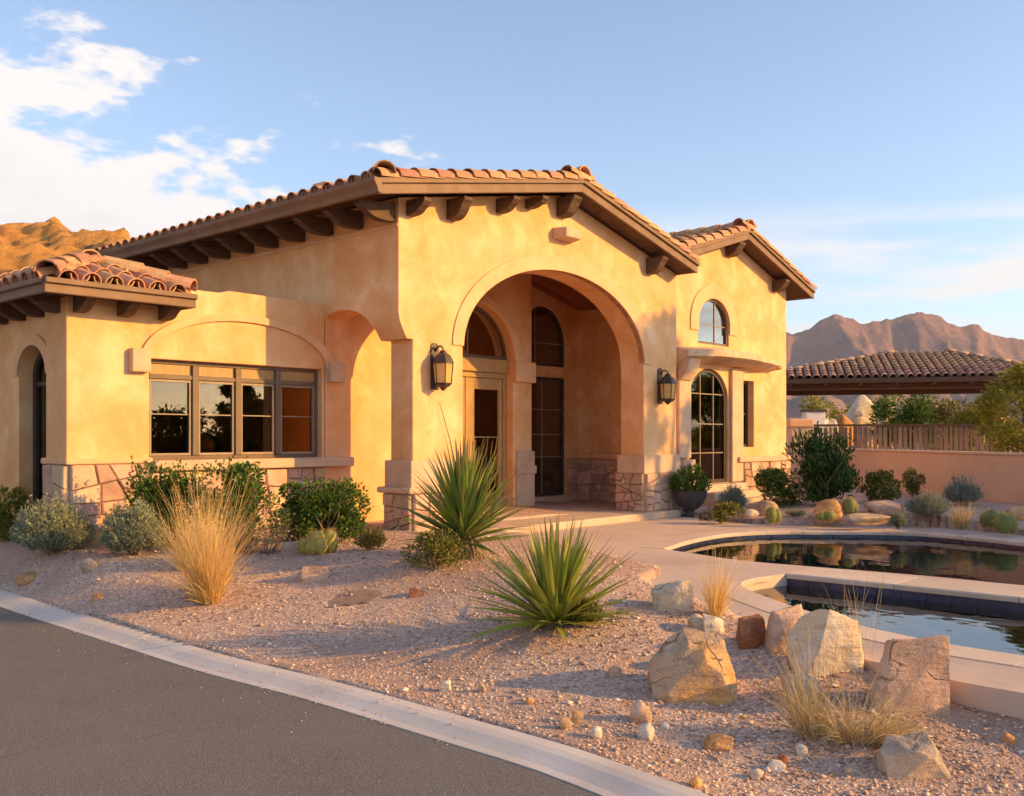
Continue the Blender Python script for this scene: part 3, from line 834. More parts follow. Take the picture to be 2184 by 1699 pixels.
clad((-0.06, -0.06, -0.12), UD, 0.56, 0.66, (-1, 0, 0), 0.30, seed=3)
clad((5.43, -0.045, 0.0), US, 1.14, 0.665, (0, -1, 0), 0.32, seed=4)
clad((5.43, -0.045, 0.0), UD, 0.605, 0.665, (-1, 0, 0), 0.26, seed=5)

# wing: window wall with its arched surround, in the plane d = 1.62
DW = 1.62; WS = -3.87
win = (-2.90, -0.22, 1.02, 2.28)
outl = [(WS, -0.3), (S0 + 0.02, -0.3), (S0 + 0.02, 3.22), (-1.78, 3.24), (-2.60, 3.02), (WS, 2.98)]
hole = [(win[0], win[2]), (win[1] - 0.06, win[2]), (win[1] - 0.06, win[3]), (win[0], win[3])]
mb = MB(); mb.slab(outl, FM, DW, DW + 0.30, [hole]); mb.build('wing_wall', M['stucco'], house, bevel=0.015)
# wall behind the side arch, continuing the wing wall inside the porch
mb = MB(); mb.box((S0 + 0.03, DW + 0.003, -0.12), (1.45, DW + 0.3, 5.0)); mb.build('porch_wall', M['stucco'], house)
mb = MB(); mb.box((1.15, DW + 0.30, -0.12), (1.45, 2.50, 5.0)); mb.build('porch_wall', M['stucco'], house)
# arched band and tympanum over the window
ro = arch(-3.02, -0.06, 2.28, 0.66, 30); ri = arch(-2.88, -0.22, 2.30, 0.545, 30)
mb = MB(); mb.slab(ro + ri[::-1], FM, DW - 0.04, DW + 0.05); mb.build('window_arch_band', M['trim'], house, bevel=0.012)
for a, b in ((-3.17, -2.93), (-0.20, 0.06)):
    mb = MB(); mb.box((a, DW - 0.11, 2.10), (b, DW + 0.02, 2.39)); mb.build('impost_block', M['cap'], house, bevel=0.015)
mb = MB(); mb.box((WS - 0.06, DW - 0.06, 0.985), (-2.88, DW + 0.02, 1.055)); mb.build('plinth_cap', M['trim'], house, bevel=0.02, seg=3)
mb = MB(); mb.box((-2.90, DW - 0.16, 0.885), (0.19, DW + 0.2, 1.018)); mb.build('window_sill', M['cap'], house, bevel=0.02)
plinth.box((WS - 0.03, DW - 0.03, -0.4), (S0 - 0.01, DW + 0.02, 0.98))
clad((WS - 0.03, DW - 0.03, -0.2), US, 0.98, 1.18, (0, -1, 0), 0.42, seed=6)
clad((-2.92, DW - 0.03, -0.2), US, 2.92 - 0.26, 1.08, (0, -1, 0), 0.36, seed=7)
# wing's left face: slab with the arched slit window
op = arch_open(2.25, 3.10, -0.1, 2.08, 0.36, 16)
outl = [(DW + 0.01, -0.3), (2.25, -0.3)] + op[:0] + [(2.25, -0.1)] + arch(2.25, 3.10, 2.08, 0.36, 16) + [(3.10, -0.3), (5.2, -0.3), (5.2, 2.98), (DW + 0.01, 2.98)]
mb = MB(); mb.slab(outl, SM, WS, WS + 0.30); mb.build('wing_side_wall', M['stucco'], house)
mb = MB(); mb.box((WS - 0.05, DW - 0.004, 1.05), (WS + 0.1, 2.18, 2.95)); mb.build('corner_pilaster', M['stucco'], house, bevel=0.015)
mb = MB(); mb.slab(arch(2.10, 3.25, 2.08, 0.50, 20) + arch(2.25, 3.10, 2.08, 0.36, 20, rev=True), SM, WS - 0.03, WS + 0.02); mb.build('arch_band', M['trim'], house)
plinth.box((WS - 0.055, DW - 0.028, -0.4), (WS + 0.02, 2.20, 0.98))
mb = MB(); mb.box((WS - 0.09, DW - 0.09, 0.985), (WS + 0.05, 2.24, 1.06)); mb.build('plinth_cap', M['trim'], house, bevel=0.02, seg=3)
clad((WS - 0.055, DW - 0.03, -0.2), UD, 0.6, 1.18, (-1, 0, 0), 0.42, seed=8)
# slit window
sw = put('slit_window', None, parent=house)
mb = MB(); mb.slab(arch(2.27, 3.08, 2.07, 0.34, 16) + [(3.08, -0.1), (3.0, -0.1)] + arch(2.35, 3.0, 2.07, 0.27, 16, rev=True) + [(2.35, -0.1), (2.27, -0.1)], SM, WS + 0.16, WS + 0.24); mb.build('frame', M['frame_dark'], sw)
mb = MB(); mb.slab([(2.35, -0.1)] + arch(2.35, 3.0, 2.07, 0.27, 16) + [(3.0, -0.1)], SM, WS + 0.20, WS + 0.206); mb.build('pane', M['glass'], sw)
mb = MB(); mb.box((WS + 0.17, 2.60, -0.1), (WS + 0.23, 2.65, 2.3)); mb.box((WS + 0.17, 2.35, 1.95), (WS + 0.23, 3.0, 2.0)); mb.build('mullion', M['frame_dark'], sw)
# wing room and roofs
mb = MB(); mb.box((WS, 4.9, -0.3), (S0, 5.2, 3.2)); mb.box((WS + 0.3, DW + 0.3, -0.2), (S0, 5.2, -0.05)); mb.build('wing_room_wall', M['room'], house)
mb = MB(); mb.box((-2.62, DW + 0.02, 3.08), (S0, 5.2, 3.20)); mb.box((WS + 0.03, DW + 0.05, 2.86), (S0, 5.2, 2.97)); mb.build('wing_roof_slab', M['stucco'], house)
mb = MB(); mb.box((-2.4, 3.1, -0.05), (-2.2, 4.9, 2.86)); mb.build('wing_partition', M['room'], house)

# big window of four lights
w4 = put('wide_window', None, parent=house)
x0, x1, z0, z1 = win[0], win[1] - 0.06, win[2], win[3]
wd = DW + 0.10; fr = 0.05
mb = MB()
mb.box((x0, wd, z0), (x1, wd + 0.08, z0 + fr)); mb.box((x0, wd, z1 - fr), (x1, wd + 0.08, z1)); mb.box((x0, wd, z0 + fr), (x0 + fr, wd + 0.08, z1 - fr)); mb.box((x1 - fr, wd, z0 + fr), (x1, wd + 0.08, z1 - fr))
zt = z1 - 0.21
mb.box((x0 + fr, wd - 0.01, zt - 0.03), (x1 - fr, wd + 0.08, zt + 0.03))
mb.build('frame', M['frame'], w4, bevel=0.006)
bw = (x1 - x0 - 2 * fr) / 4
for i in range(4):
    a = x0 + fr + i * bw; b = a + bw
    if i:
        mb = MB(); mb.box((a - 0.045, wd - 0.02, z0 + fr), (a + 0.045, wd + 0.09, z1 - fr)); mb.build('mullion', M['frame'], w4, bevel=0.006)
    g = 0.045 if i else 0.0; g2_ = 0.045 if i < 3 else 0.0
    mb = MB(); aa, bb, za, zb = a + g + 0.004, b - g2_ - 0.004, z0 + fr + 0.004, zt - 0.034
    for p, q in (((aa, za), (aa + 0.028, zb)), ((bb - 0.028, za), (bb, zb)), ((aa + 0.028, za), (bb - 0.028, za + 0.028)), ((aa + 0.028, zb - 0.028), (bb - 0.028, zb))):
        mb.box((p[0], wd + 0.01, p[1]), (q[0], wd + 0.06, q[1]))
    zm = z0 + (zt - z0) * 0.55
    mb.box((aa + 0.028, wd + 0.03, zm - 0.007), (bb - 0.028, wd + 0.052, zm + 0.007))
    mb.build('sash', M['came'], w4)
    mb = MB(); mb.box((aa + 0.028, wd + 0.038, za + 0.028), (bb - 0.028, wd + 0.044, zb - 0.028)); mb.build('pane', M['glass'], w4)
    mb = MB(); mb.box((a + g, wd + 0.02, zt + 0.03), (b - g2_, wd + 0.05, z1 - fr)); mb.build('transom_panel', M['wood'], w4)

# porch: door wall, recessed window, right wall, ceiling, floor
DD = 2.20
outl = [(1.45, -0.12), (2.45, -0.12), (2.45, 2.70)] + arch(2.45, 4.48, 2.70, 0.98, 24)[1:] + [(4.48, -0.12), (5.0, -0.12), (5.0, 5.0), (1.45, 5.0)]
mb = MB(); mb.slab(outl, FM, DD, DD + 0.30); mb.build('porch_door_wall', M['stucco'], house, bevel=0.012)
mb = MB(); mb.slab(arch(2.25, 4.68, 2.66, 1.20, 24) + arch(2.45, 4.48, 2.66, 1.02, 24, rev=True), FM, DD - 0.06, DD + 0.05); mb.build('arch_band', M['trim'], house, bevel=0.01)
mb = MB(); mb.box((4.46, DD - 0.10, 2.32), (5.02, DD + 0.02, 2.70)); mb.build('impost_block', M['trim'], house, bevel=0.02)
mb = MB(); mb.box((4.52, DD - 0.08, 0.62), (5.06, DD + 0.34, 0.78)); mb.build('pillar_ledge', M['cap'], house, bevel=0.02)
mb = MB(); mb.box((4.54, DD - 0.05, 0.0), (5.03, DD - 0.002, 1.05)); mb.build('pier_facing', M['cap'], house, bevel=0.01)
mb = MB(); mb.box((4.7, DD + 0.30, -0.12), (5.0, 2.85, 5.0)); mb.build('porch_wall', M['stucco'], house)
RW = 7.2
wl, wr = 5.42, 6.82
outl = [(5.0, -0.12), (RW, -0.12), (RW, 4.6), (5.0, 4.9)]
h1 = [(wl, 0.12), (wr, 0.12), (wr, 2.52), (wl, 2.52)]
h2 = [(wl, 2.74)] + arch(wl, wr, 3.2, 0.74, 20) + [(wr, 2.74)]
mb = MB(); mb.slab(outl, FM, 2.85, 3.10, [h1, h2]); mb.build('porch_window_wall', M['stucco'], house)
mb = MB(); mb.box((RW, 0.62, -0.12), (RW + 0.22, 3.1, 4.6)); mb.build('porch_right_wall', M['stucco'], house)
plinth.box((RW - 0.03, 0.75, -0.1), (RW + 0.02, 2.84, 0.86)); plinth.box((wr + 0.04, 2.82, -0.1), (RW - 0.04, 2.86, 0.86))
clad((RW - 0.03, 2.84, 0.0), (0, -1, 0), 2.05, 0.86, (-1, 0, 0), 0.36, seed=9)
clad((wr + 0.04, 2.82, 0.0), US, 0.31, 0.86, (0, -1, 0), 0.3, seed=10)
mb = MB(); mb.box((RW - 0.10, 0.75, 0.865), (RW + 0.02, 2.80, 0.985)); mb.box((wr + 0.03, 2.75, 0.866), (RW - 0.02, 2.87, 0.984)); mb.build('plinth_cap', M['trim'], house, bevel=0.02)
# pier end on the right wall
mb = MB(); mb.box((RW - 0.30, 1.35, 0.985), (RW + 0.01, 1.75, 4.5)); mb.build('porch_pier', M['stucco'], house, bevel=0.015)
plinth.box((RW - 0.32, 1.33, -0.1), (RW + 0.0, 1.77, 0.86)); clad((RW - 0.32, 1.33, 0.0), US, 0.32, 0.86, (0, -1, 0), 0.26, seed=12); clad((RW - 0.32, 1.33, 0.0), UD, 0.44, 0.86, (-1, 0, 0), 0.26, seed=13)
mb = MB(); mb.box((RW - 0.37, 1.28, 0.866), (RW + 0.0, 1.82, 0.986)); mb.build('plinth_cap', M['trim'], house, bevel=0.02)
# planked ceiling
ceil = put('porch_ceiling', None, parent=house)
yy = 0.5
while yy < 3.0:
    for sa, sb in ((-0.1, 3.15), (3.15, RW)):
        ha, hb = roof_h(sa) - 0.20, roof_h(sb) - 0.20
        m_ = MB(); m_.add([(sa, yy + 0.005, ha), (sb, yy + 0.005, hb), (sb, yy + 0.135, hb), (sa, yy + 0.135, ha), (sa, yy + 0.005, ha + 0.03), (sb, yy + 0.005, hb + 0.03), (sb, yy + 0.135, hb + 0.03), (sa, yy + 0.135, ha + 0.03)],
                          [(0, 3, 2, 1), (4, 5, 6, 7), (0, 1, 5, 4), (1, 2, 6, 5), (2, 3, 7, 6), (3, 0, 4, 7)]); m_.build('plank', M['plank'], ceil)
    yy += 0.14
mb = MB(); mb.box((0.98, -0.28, -0.125), (RW - 0.02, 2.9, 0.0)); mb.build('porch_floor', M['floor'], house, bevel=0.02)
mb = MB(); mb.box((-0.2, 0.55, -0.6), (0.98, DW, -0.12)); mb.build('porch_foundation', M['floor'], house)


def glazing(name, holes_pts, d, vbars, hbars, fr=0.05, frame_mat='frame_dark', bar_mat='came', pane_mat='glass', parent=house, bt=0.012):
    """a window filling an opening given as a (s, h) polygon with bars"""
    w = put(name, None, parent=parent); pts = [Vector(p) for p in holes_pts]
    c = sum(pts, Vector((0, 0))) / len(pts)
    xs = [p.x for p in pts]; zs = [p.y for p in pts]
    sx, sz = (max(xs) - min(xs) - 2 * fr) / (max(xs) - min(xs)), (max(zs) - min(zs) - 2 * fr) / (max(zs) - min(zs))
    cx, cz = (max(xs) + min(xs)) / 2, (max(zs) + min(zs)) / 2
    inn = [(cx + (p.x - cx) * sx, cz + (p.y - cz) * sz) for p in pts]
    mb = MB(); mb.slab([tuple(p) for p in pts], FM, d, d + 0.07, [inn]); mb.build('frame', M[frame_mat], w)
    mb = MB(); mb.slab(inn, FM, d + 0.032, d + 0.038); mb.build('pane', M[pane_mat], w)
    ix0, ix1 = min(p[0] for p in inn), max(p[0] for p in inn); iz0, iz1 = min(p[1] for p in inn), max(p[1] for p in inn)
    def top(x):
        hit = []
        for i in range(len(inn)):
            p, q = inn[i], inn[(i + 1) % len(inn)]
            if (p[0] - x) * (q[0] - x) <= 0 and abs(p[0] - q[0]) > 1e-6: hit.append(p[1] + (q[1] - p[1]) * (x - p[0]) / (q[0] - p[0]))
        return max(hit) if hit else iz1
    for f_ in vbars:
        x = ix0 + (ix1 - ix0) * f_; mb = MB(); mb.box((x - bt, d + 0.018, iz0), (x + bt, d + 0.052, top(x))); mb.build('glazing_bar', M[bar_mat], w)
    for f_ in hbars:
        z = iz0 + (iz1 - iz0) * f_
        lo_, hi_ = ix0, ix1
        for x in np.linspace(ix0, ix1, 40):
            if top(x) >= z: lo_ = x; break
        for x in np.linspace(ix1, ix0, 40):
            if top(x) >= z: hi_ = x; break
        mb = MB(); mb.box((lo_, d + 0.022, z - bt * 0.8), (hi_, d + 0.048, z + bt * 0.8)); mb.build('glazing_bar', M[bar_mat], w)
    return w


glazing('porch_window', h1, 2.90, [0.52], [0.32, 0.52, 0.74], 0.06, pane_mat='glass_mid')
glazing('porch_window', h2, 2.90, [0.35], [0.38], 0.06, pane_mat='glass_mid')
mb = MB(); mb.box((wl - 0.1, 2.75, 0.0), (wr + 0.02, 2.92, 0.118)); mb.build('threshold', M['cap'], house, bevel=0.01)
# entrance door with transom
dr = put('entrance_door', None, parent=house)
dd = DD + 0.16
mb = MB(); mb.box((2.45, dd - 0.06, 2.48), (4.48, dd + 0.1, 2.72)); mb.build('lintel', M['wood'], dr, bevel=0.01)
mb = MB(); mb.box((2.45, dd, -0.0), (2.55, dd + 0.1, 2.478)); mb.box((4.38, dd, -0.0), (4.48, dd + 0.1, 2.478)); mb.box((2.55, dd, 2.38), (4.38, dd + 0.1, 2.478)); mb.build('door_frame', M['wood'], dr, bevel=0.006)
for a, b in ((2.56, 3.40), (3.54, 4.37)):
    lf = put('door_leaf', None, parent=dr)
    st = 0.10
    mb = MB(); mb.box((a, dd + 0.02, 0.02), (a + st, dd + 0.07, 2.37)); mb.box((b - st, dd + 0.02, 0.02), (b, dd + 0.07, 2.37)); mb.box((a + st, dd + 0.02, 0.02), (b - st, dd + 0.07, 0.30)); mb.box((a + st, dd + 0.02, 2.17), (b - st, dd + 0.07, 2.37))
    mb.build('stile_and_rail', M['wood'], lf, bevel=0.008)
    mb = MB(); mb.box((a + st, dd + 0.042, 0.30), (b - st, dd + 0.048, 2.17)); mb.build('pane', M['glass_mid'], lf)
    mb = MB(); mb.box((a + st, dd + 0.035, 1.30), (b - st, dd + 0.055, 1.32)); mb.build('glazing_bar', M['came'], lf)
mb = MB(); mb.box((3.405, dd + 0.01, 0.02), (3.535, dd + 0.09, 2.37)); mb.build('door_post', M['wood'], dr, bevel=0.006)
mb = MB(); mb.tube([(3.62, dd - 0.03, 0.95), (3.62, dd - 0.03, 1.25)], 0.012, 8); mb.tube([(3.62, dd - 0.03, 1.0), (3.62, dd + 0.03, 1.0)], 0.01, 6); mb.tube([(3.62, dd - 0.03, 1.2), (3.62, dd + 0.03, 1.2)], 0.01, 6); mb.build('door_handle', M['iron'], dr)
glazing('transom_window', [(2.45, 2.72)] + arch(2.45, 4.48, 2.72, 0.96, 24)[1:-1] + [(4.48, 2.72)], dd, [0.5], [], 0.06, 'frame', pane_mat='glass_hi')
# rooms behind
mb = MB(); mb.box((0.3, 6.6, -0.3), (12, 6.8, 4.6)); mb.box((0.2, 2.6, -0.2), (12, 6.7, -0.05)); mb.box((0.2, 1.0, 4.95), (3.15, 6.7, 5.0)); mb.build('room_wall', M['room'], house)

# right block --------------------------------------------------------------
RD = 0.30; RL, RR_, RC = 6.62, 11.54, 9.08
def roof_r(s): return 5.36 - 0.30 * abs(s - RC)
aw = (7.78, 8.98, 3.16, 3.58, 0.50)
hw = [(aw[0], aw[2])] + arch(aw[0], aw[1], aw[3], aw[4], 24) + [(aw[1], aw[2])]
hd = [(7.46, 0.39), (8.95, 0.39), (8.95, 2.05)] + arch(7.46, 8.95, 2.05, 0.62, 20, rev=True)[1:-1] + [(7.46, 2.05)]
hs = [(9.52, 1.10), (10.04, 1.10), (10.04, 2.50), (9.52, 2.50)]
outl = [(6.535, -0.2), (RR_, -0.2), (RR_, roof_r(RR_)), (RC, roof_r(RC)), (6.535, roof_r(6.535))]
mb = MB(); mb.slab(outl, FM, RD, RD + 0.32, [hw, hd, hs]); mb.build('right_block_wall', M['stucco'], house, bevel=0.012)
mb = MB(); mb.box((RR_ - 0.32, RD + 0.33, -0.2), (RR_, 7.0, roof_r(RR_))); mb.box((6.55, 3.62, -0.2), (6.85, 7.0, 4.6)); mb.build('right_block_side_wall', M['stucco'], house)
glazing('arched_window', hw, RD + 0.04, [0.62], [0.42], 0.05, 'frame', pane_mat='glass_hi')
ro = arch(aw[0] - 0.30, aw[1] + 0.30, aw[3], aw[4] + 0.28, 24); ri = arch(aw[0], aw[1], aw[3], aw[4], 24, rev=True)
mb = MB(); mb.slab([(aw[0] - 0.30, aw[3] - 0.18)] + ro + [(aw[1] + 0.30, aw[3] - 0.18), (aw[1], aw[3] - 0.18)] + ri + [(aw[0], aw[3] - 0.18)], FM, RD - 0.03, RD + 0.02); mb.build('arch_band', M['trim'], house, bevel=0.008)
glazing('right_door', hd, RD + 0.05, [0.33, 0.70], [0.25, 0.52, 0.80], 0.07)
glazing('narrow_window', hs, RD + 0.14, [], [0.5], 0.06)
# columns each side of the door, hood of weathered stone
for a, b, z_ in ((6.98, 7.42, 0.9), (8.99, 9.46, 0.39)):
    mb = MB(); mb.box((a, RD - 0.08, z_), (b, RD + 0.03, 2.70)); mb.build('door_column', M['cap'], house, bevel=0.03, seg=3)
hb = MB(); N = 26
vs = []; fs = []
for i in range(N):
    t = i / (N - 1); s_ = 6.95 + t * (10.75 - 6.95)
    top_ = 3.08 - 0.08 * (2 * t - 1) ** 2 - 0.16 * t ** 4; bot_ = 2.80 - 0.05 * t + 0.05 * math.sin(t * math.pi) + 0.06 * (t ** 8)
    pr = 0.30 + 0.26 * math.sin(math.pi * min(t * 1.05, 1)) ** 0.6
    for o_, z_ in ((0.02, bot_ - 0.08), (-pr * 0.6, bot_ - 0.03), (-pr, bot_ + 0.04), (-pr * 1.02, bot_ + 0.14), (-pr * 0.88, top_ - 0.05), (0.02, top_ + 0.03)):
        j_ = 0.012 * noise.noise((s_ * 3, o_ * 6, z_ * 5)); vs.append((s_, RD + o_ + j_, z_ + j_))
for i in range(N - 1):
    for j in range(6): fs.append((i * 6 + j, i * 6 + (j + 1) % 6, (i + 1) * 6 + (j + 1) % 6, (i + 1) * 6 + j))
fs += [tuple(range(6)), tuple((N - 1) * 6 + j for j in range(6))[::-1]]
hb.add(vs, fs); hb.build('door_hood', M['stone'], house, bevel=0.02)
for s_, w_ in ((6.98, 0.40),):
    mb = MB(); mb.slab([(RD, 2.36), (RD - 0.12, 2.40), (RD - 0.24, 2.56), (RD - 0.32, 2.80), (RD, 2.80)], lambda a, b, t: (t, a, b), s_, s_ + w_); mb.build('corbel', M['cap'], house, bevel=0.02)
plinth.box((9.48, RD - 0.05, -0.3), (RR_ + 0.03, RD + 0.02, 0.79)); plinth.box((6.58, RD - 0.12, -0.2), (7.44, RD + 0.02, 0.88))
clad((9.48, RD - 0.05, -0.15), US, RR_ + 0.03 - 9.48, 0.94, (0, -1, 0), 0.36, seed=14)
clad((6.62, RD - 0.12, -0.1), US, 0.82, 0.98, (0, -1, 0), 0.36, seed=15)
mb = MB(); mb.box((9.20, RD - 0.14, 0.79), (RR_ + 0.05, RD + 0.02, 0.90)); mb.build('plinth_cap', M['cap'], house, bevel=0.02)
for i, (a, b) in enumerate(((0.26, 0.388), (0.13, 0.258), (0.0, 0.128), (-0.12, -0.002))):
    mb = MB(); mb.box((7.35 - 0.05 * i, RD - 0.35 - 0.30 * i, a - 0.3), (9.10 + 0.05 * i, RD + 0.15, b)); mb.build('door_step', M['floor'], house, bevel=0.015)

plinth_o = put('stone_plinth', None, parent=house)
for i in range(0, len(plinth.v), 8):
    m_ = MB(); m_.add(plinth.v[i:i + 8], [(0, 3, 2, 1), (4, 5, 6, 7), (0, 1, 5, 4), (1, 2, 6, 5), (2, 3, 7, 6), (3, 0, 4, 7)]); m_.build('mortar_bed', M['mortar'], plinth_o)
for m_ in STONES: m_.build('stone', M['stone'], plinth_o)

# rafter tails, brackets and mouldings --------------------------------------
def tail(name, mapf, length, hgt, w, drop=0.0):
    """scroll-ended bracket; profile x along the projection, z down from the soffit"""
    pr = [(0, 0), (length, 0), (length, -0.05), (length * 0.93, -0.07), (length * 0.86, -0.10), (length * 0.74, -hgt * 0.62), (length * 0.6, -hgt * 0.82), (length * 0.42, -hgt * 0.95), (length * 0.25, -hgt), (0, -hgt)]
    mb = MB(); mb.slab(pr, mapf, -w / 2, w / 2); mb.build(name, M['beam'], house, bevel=0.01, seg=1)


EH = 4.36
for k_ in range(13):
    dk = 0.12 + k_ * 0.665
    tail('rafter_tail', lambda a, b, t, dk=dk: (S0 - a, dk + t, EH + b + 0.192 * (0.66 - a) * 0.5), 0.62, 0.245, 0.13)
for s_, w_, hh in ((-0.05, 0.14, 0.20), (0.72, 0.18, 0.28), (1.72, 0.15, 0.20), (2.36, 0.13, 0.15), (3.15, 0.22, 0.30), (5.62, 0.18, 0.28)):
    hz = roof_h(s_) - 0.055
    tail('purlin_end', lambda a, b, t, s_=s_, hz=hz: (s_ + t, 0.0 - a, hz + b), 0.36, hh, w_)
for s_, w_, hh in ((8.95, 0.24, 0.26), (10.95, 0.22, 0.24)):
    hz = roof_r(s_) - 0.055
    tail('purlin_end', lambda a, b, t, s_=s_, hz=hz: (s_ + t, RD - a, hz + b), 0.34, hh, w_)
mb = MB(); mb.box((S0 - 0.02, 0.0, 4.10), (S0 + 0.02, 8.6, 4.15)); mb.build('wall_moulding', M['trim'], house)
mb = MB(); mb.add([(2.93, 0.0, 4.42), (3.45, 0.0, 4.42), (3.45, 0.0, 4.60), (2.93, 0.0, 4.60), (3.0, -0.24, 4.44), (3.38, -0.24, 4.44), (3.40, -0.26, 4.585), (2.98, -0.26, 4.585)],
                  [(0, 1, 2, 3), (4, 5, 6, 7), (0, 1, 5, 4), (1, 2, 6, 5), (2, 3, 7, 6), (3, 0, 4, 7)]); mb.build('wall_vent', M['cap'], house, bevel=0.02)
# wing eave brackets
for s_ in (-3.78, -3.25, -2.72):
    tail('rafter_tail', lambda a, b, t, s_=s_: (s_ + t, DW - a, 2.96 + b), 0.36, 0.20, 0.13)
for k_ in range(6):
    dk = DW + 0.22 + k_ * 0.55
    tail('rafter_tail', lambda a, b, t, dk=dk: (WS - a, dk + t, 2.96 + b), 0.38, 0.20, 0.13)

# roofs ----------------------------------------------------------------------
roof = put('roof', None, parent=house)
def tile_mesh(L=0.44, r0=0.115, r1=0.092, th=0.016, seg=6):
    mb = MB(); vs = []
    for x, r in ((0, r0), (L, r1)):
        for q in (r, r - th):
            for i in range(seg + 1):
                a = math.pi * i / seg; vs.append((x, q * math.cos(a), q * 0.92 * math.sin(a)))
    n = seg + 1; fs = []
    for i in range(seg):
        fs += [(i, i + 1, 2 * n + i + 1, 2 * n + i), (n + i + 1, n + i, 3 * n + i, 3 * n + i + 1), (i + 1, i, n + i, n + i + 1), (2 * n + i, 2 * n + i + 1, 3 * n + i + 1, 3 * n + i)]
    fs += [(0, 2 * n, 3 * n, n), (seg, n + seg, 3 * n + seg, 2 * n + seg)]
    mb.add(vs, fs); me = mb.mesh('roof_tile', False)
    return me


TILE = tile_mesh(); TILE.materials.append(M['tile'])
CAPT = tile_mesh(0.46, 0.15, 0.125, 0.018); CAPT.materials.append(M['tile'])
TDULL = tile_mesh(); TDULL.materials.append(M['tile_dull'])
tv = np.array([v.co[:] for v in TILE.vertices]); tf = [tuple(p.vertices) for p in TILE.polygons]
tf4 = np.array([f if len(f) == 4 else (*f, f[-1]) for f in tf])
REST = []; rng = random.Random(77)


def place_tile(p, up, nrm, parent, me=TILE, flip=False, single=True, lift=R(3.0), mats=None, rest=None):
    x = Vector(up).normalized(); z = Vector(nrm).normalized(); y = z.cross(x).normalized()
    if flip: z = -z; y = -y
    mt = Matrix((x, y, z)).transposed().to_4x4()
    mt = Matrix.Translation(Vector(p)) @ mt @ Matrix.Rotation((lift if not flip else -lift) + rng.gauss(0, 0.008), 4, 'Y') @ Matrix.Rotation(rng.gauss(0, 0.02), 4, 'Z')
    if single:
        o = put('roof_tile', me, None, parent); o.matrix_local = mt
    else:
        (REST if rest is None else rest).append(mt)


def rest_mesh(name, mats, mat, parent):
    if not mats: return
    V = []; 
    for m_ in mats:
        A = np.array(m_); V.append(tv @ A[:3, :3].T + A[:3, 3])
    V = np.concatenate(V); F = np.concatenate([tf4 + i * len(tv) for i in range(len(mats))])
    o = put(name, np_mesh(name, V, F), mat, parent); o['kind'] = 'stuff'


def slope(parent, p0, edir, up, width, length, keep, pitch=0.262, course=0.36, me=TILE, rest=None, lim=None, pans=True):
    """barrel tiles on a slope: p0 eave corner, edir along the eave, up the slope (unit, 3-D)"""
    edir = Vector(edir).normalized(); up = Vector(up).normalized(); nr = edir.cross(up)
    if nr.z < 0: nr = -nr
    ncol = int(width / pitch); off = (width - (ncol - 1) * pitch) / 2
    for c in range(ncol):
        e = off + c * pitch
        for r in range(int(length / course) + 1):
            q = r * course
            if q > length - 0.18: break
            if lim and not lim(e, q): continue
            p = Vector(p0) + edir * e + up * (q - 0.05) + nr * 0.045
            place_tile(p, up, nr, parent, me, False, keep(c, r, ncol), rest=rest)
            if pans and c < ncol - 1:
                p = Vector(p0) + edir * (e + pitch / 2) + up * (q - 0.03) + nr * 0.105
                place_tile(p, up, nr, parent, me, True, keep(c, r, ncol) and r == 0, rest=rest)


DF = -0.40                               # verge line of the main gable
ES, EHT = -0.95, 4.50                     # eave edge of the left slope, fascia top
RS = 6.50
def roof_top(s): return 5.29 - (0.192 * (3.15 - s) if s < 3.15 else 0.247 * (s - 3.15))
TH = 0.115
mb = MB()
prof = [(ES, roof_top(ES)), (3.15, roof_top(3.15)), (RS, roof_top(RS)), (RS, roof_top(RS) - TH), (3.15, roof_top(3.15) - TH), (ES, roof_top(ES) - TH)]
mb.slab(prof, FM, DF, 9.2); mb.build('roof_deck', M['beam'], roof)
# verge boards and gutter
def board(a, b, hfun, dtop, hgt, d0_, d1_, mat='fascia', name='fascia'):
    mb = MB(); mb.slab([(a, hfun(a) + dtop), (b, hfun(b) + dtop), (b, hfun(b) + dtop - hgt), (a, hfun(a) + dtop - hgt)], FM, d0_, d1_); mb.build(name, M[mat], house, bevel=0.008)


board(ES - 0.03, 3.15, roof_top, 0.02, 0.19, DF - 0.045, DF - 0.003)
board(3.15, RS + 0.04, roof_top, 0.02, 0.19, DF - 0.045, DF - 0.003)
board(ES - 0.03, 3.15, roof_top, 0.03, 0.07, DF - 0.085, DF - 0.047)
board(3.15, RS + 0.06, roof_top, 0.03, 0.07, DF - 0.085, DF - 0.047)
gp = [(ES, roof_top(ES) - 0.16), (ES - 0.06, roof_top(ES) - 0.16), (ES - 0.075, roof_top(ES) - 0.10), (ES - 0.12, roof_top(ES) - 0.03), (ES - 0.125, roof_top(ES) + 0.015), (ES, roof_top(ES) + 0.015)]
mb = MB(); mb.slab(gp, FM, DF - 0.09, 9.2); mb.build('gutter', M['fascia'], house)
mb = MB(); mb.box((RS + 0.003, DF - 0.04, roof_top(RS) - 0.17), (RS + 0.05, 0.29, roof_top(RS) + 0.01)); mb.build('fascia', M['fascia'], house)
upL = Vector((1, 0, 0.192)).normalized(); upR = Vector((-1, 0, 0.247)).normalized()
LL = (3.15 - ES) / upL.x; LR = (RS - 3.15) / -upR.x
slope(roof, (ES, DF, roof_top(ES)), (0, 1, 0), upL, 9.5, LL, lambda c, r, n: r == 0 or c < 1)
slope(roof, (RS, DF, roof_top(RS)), (0, 1, 0), upR, 9.5, LR, lambda c, r, n: c < 2)
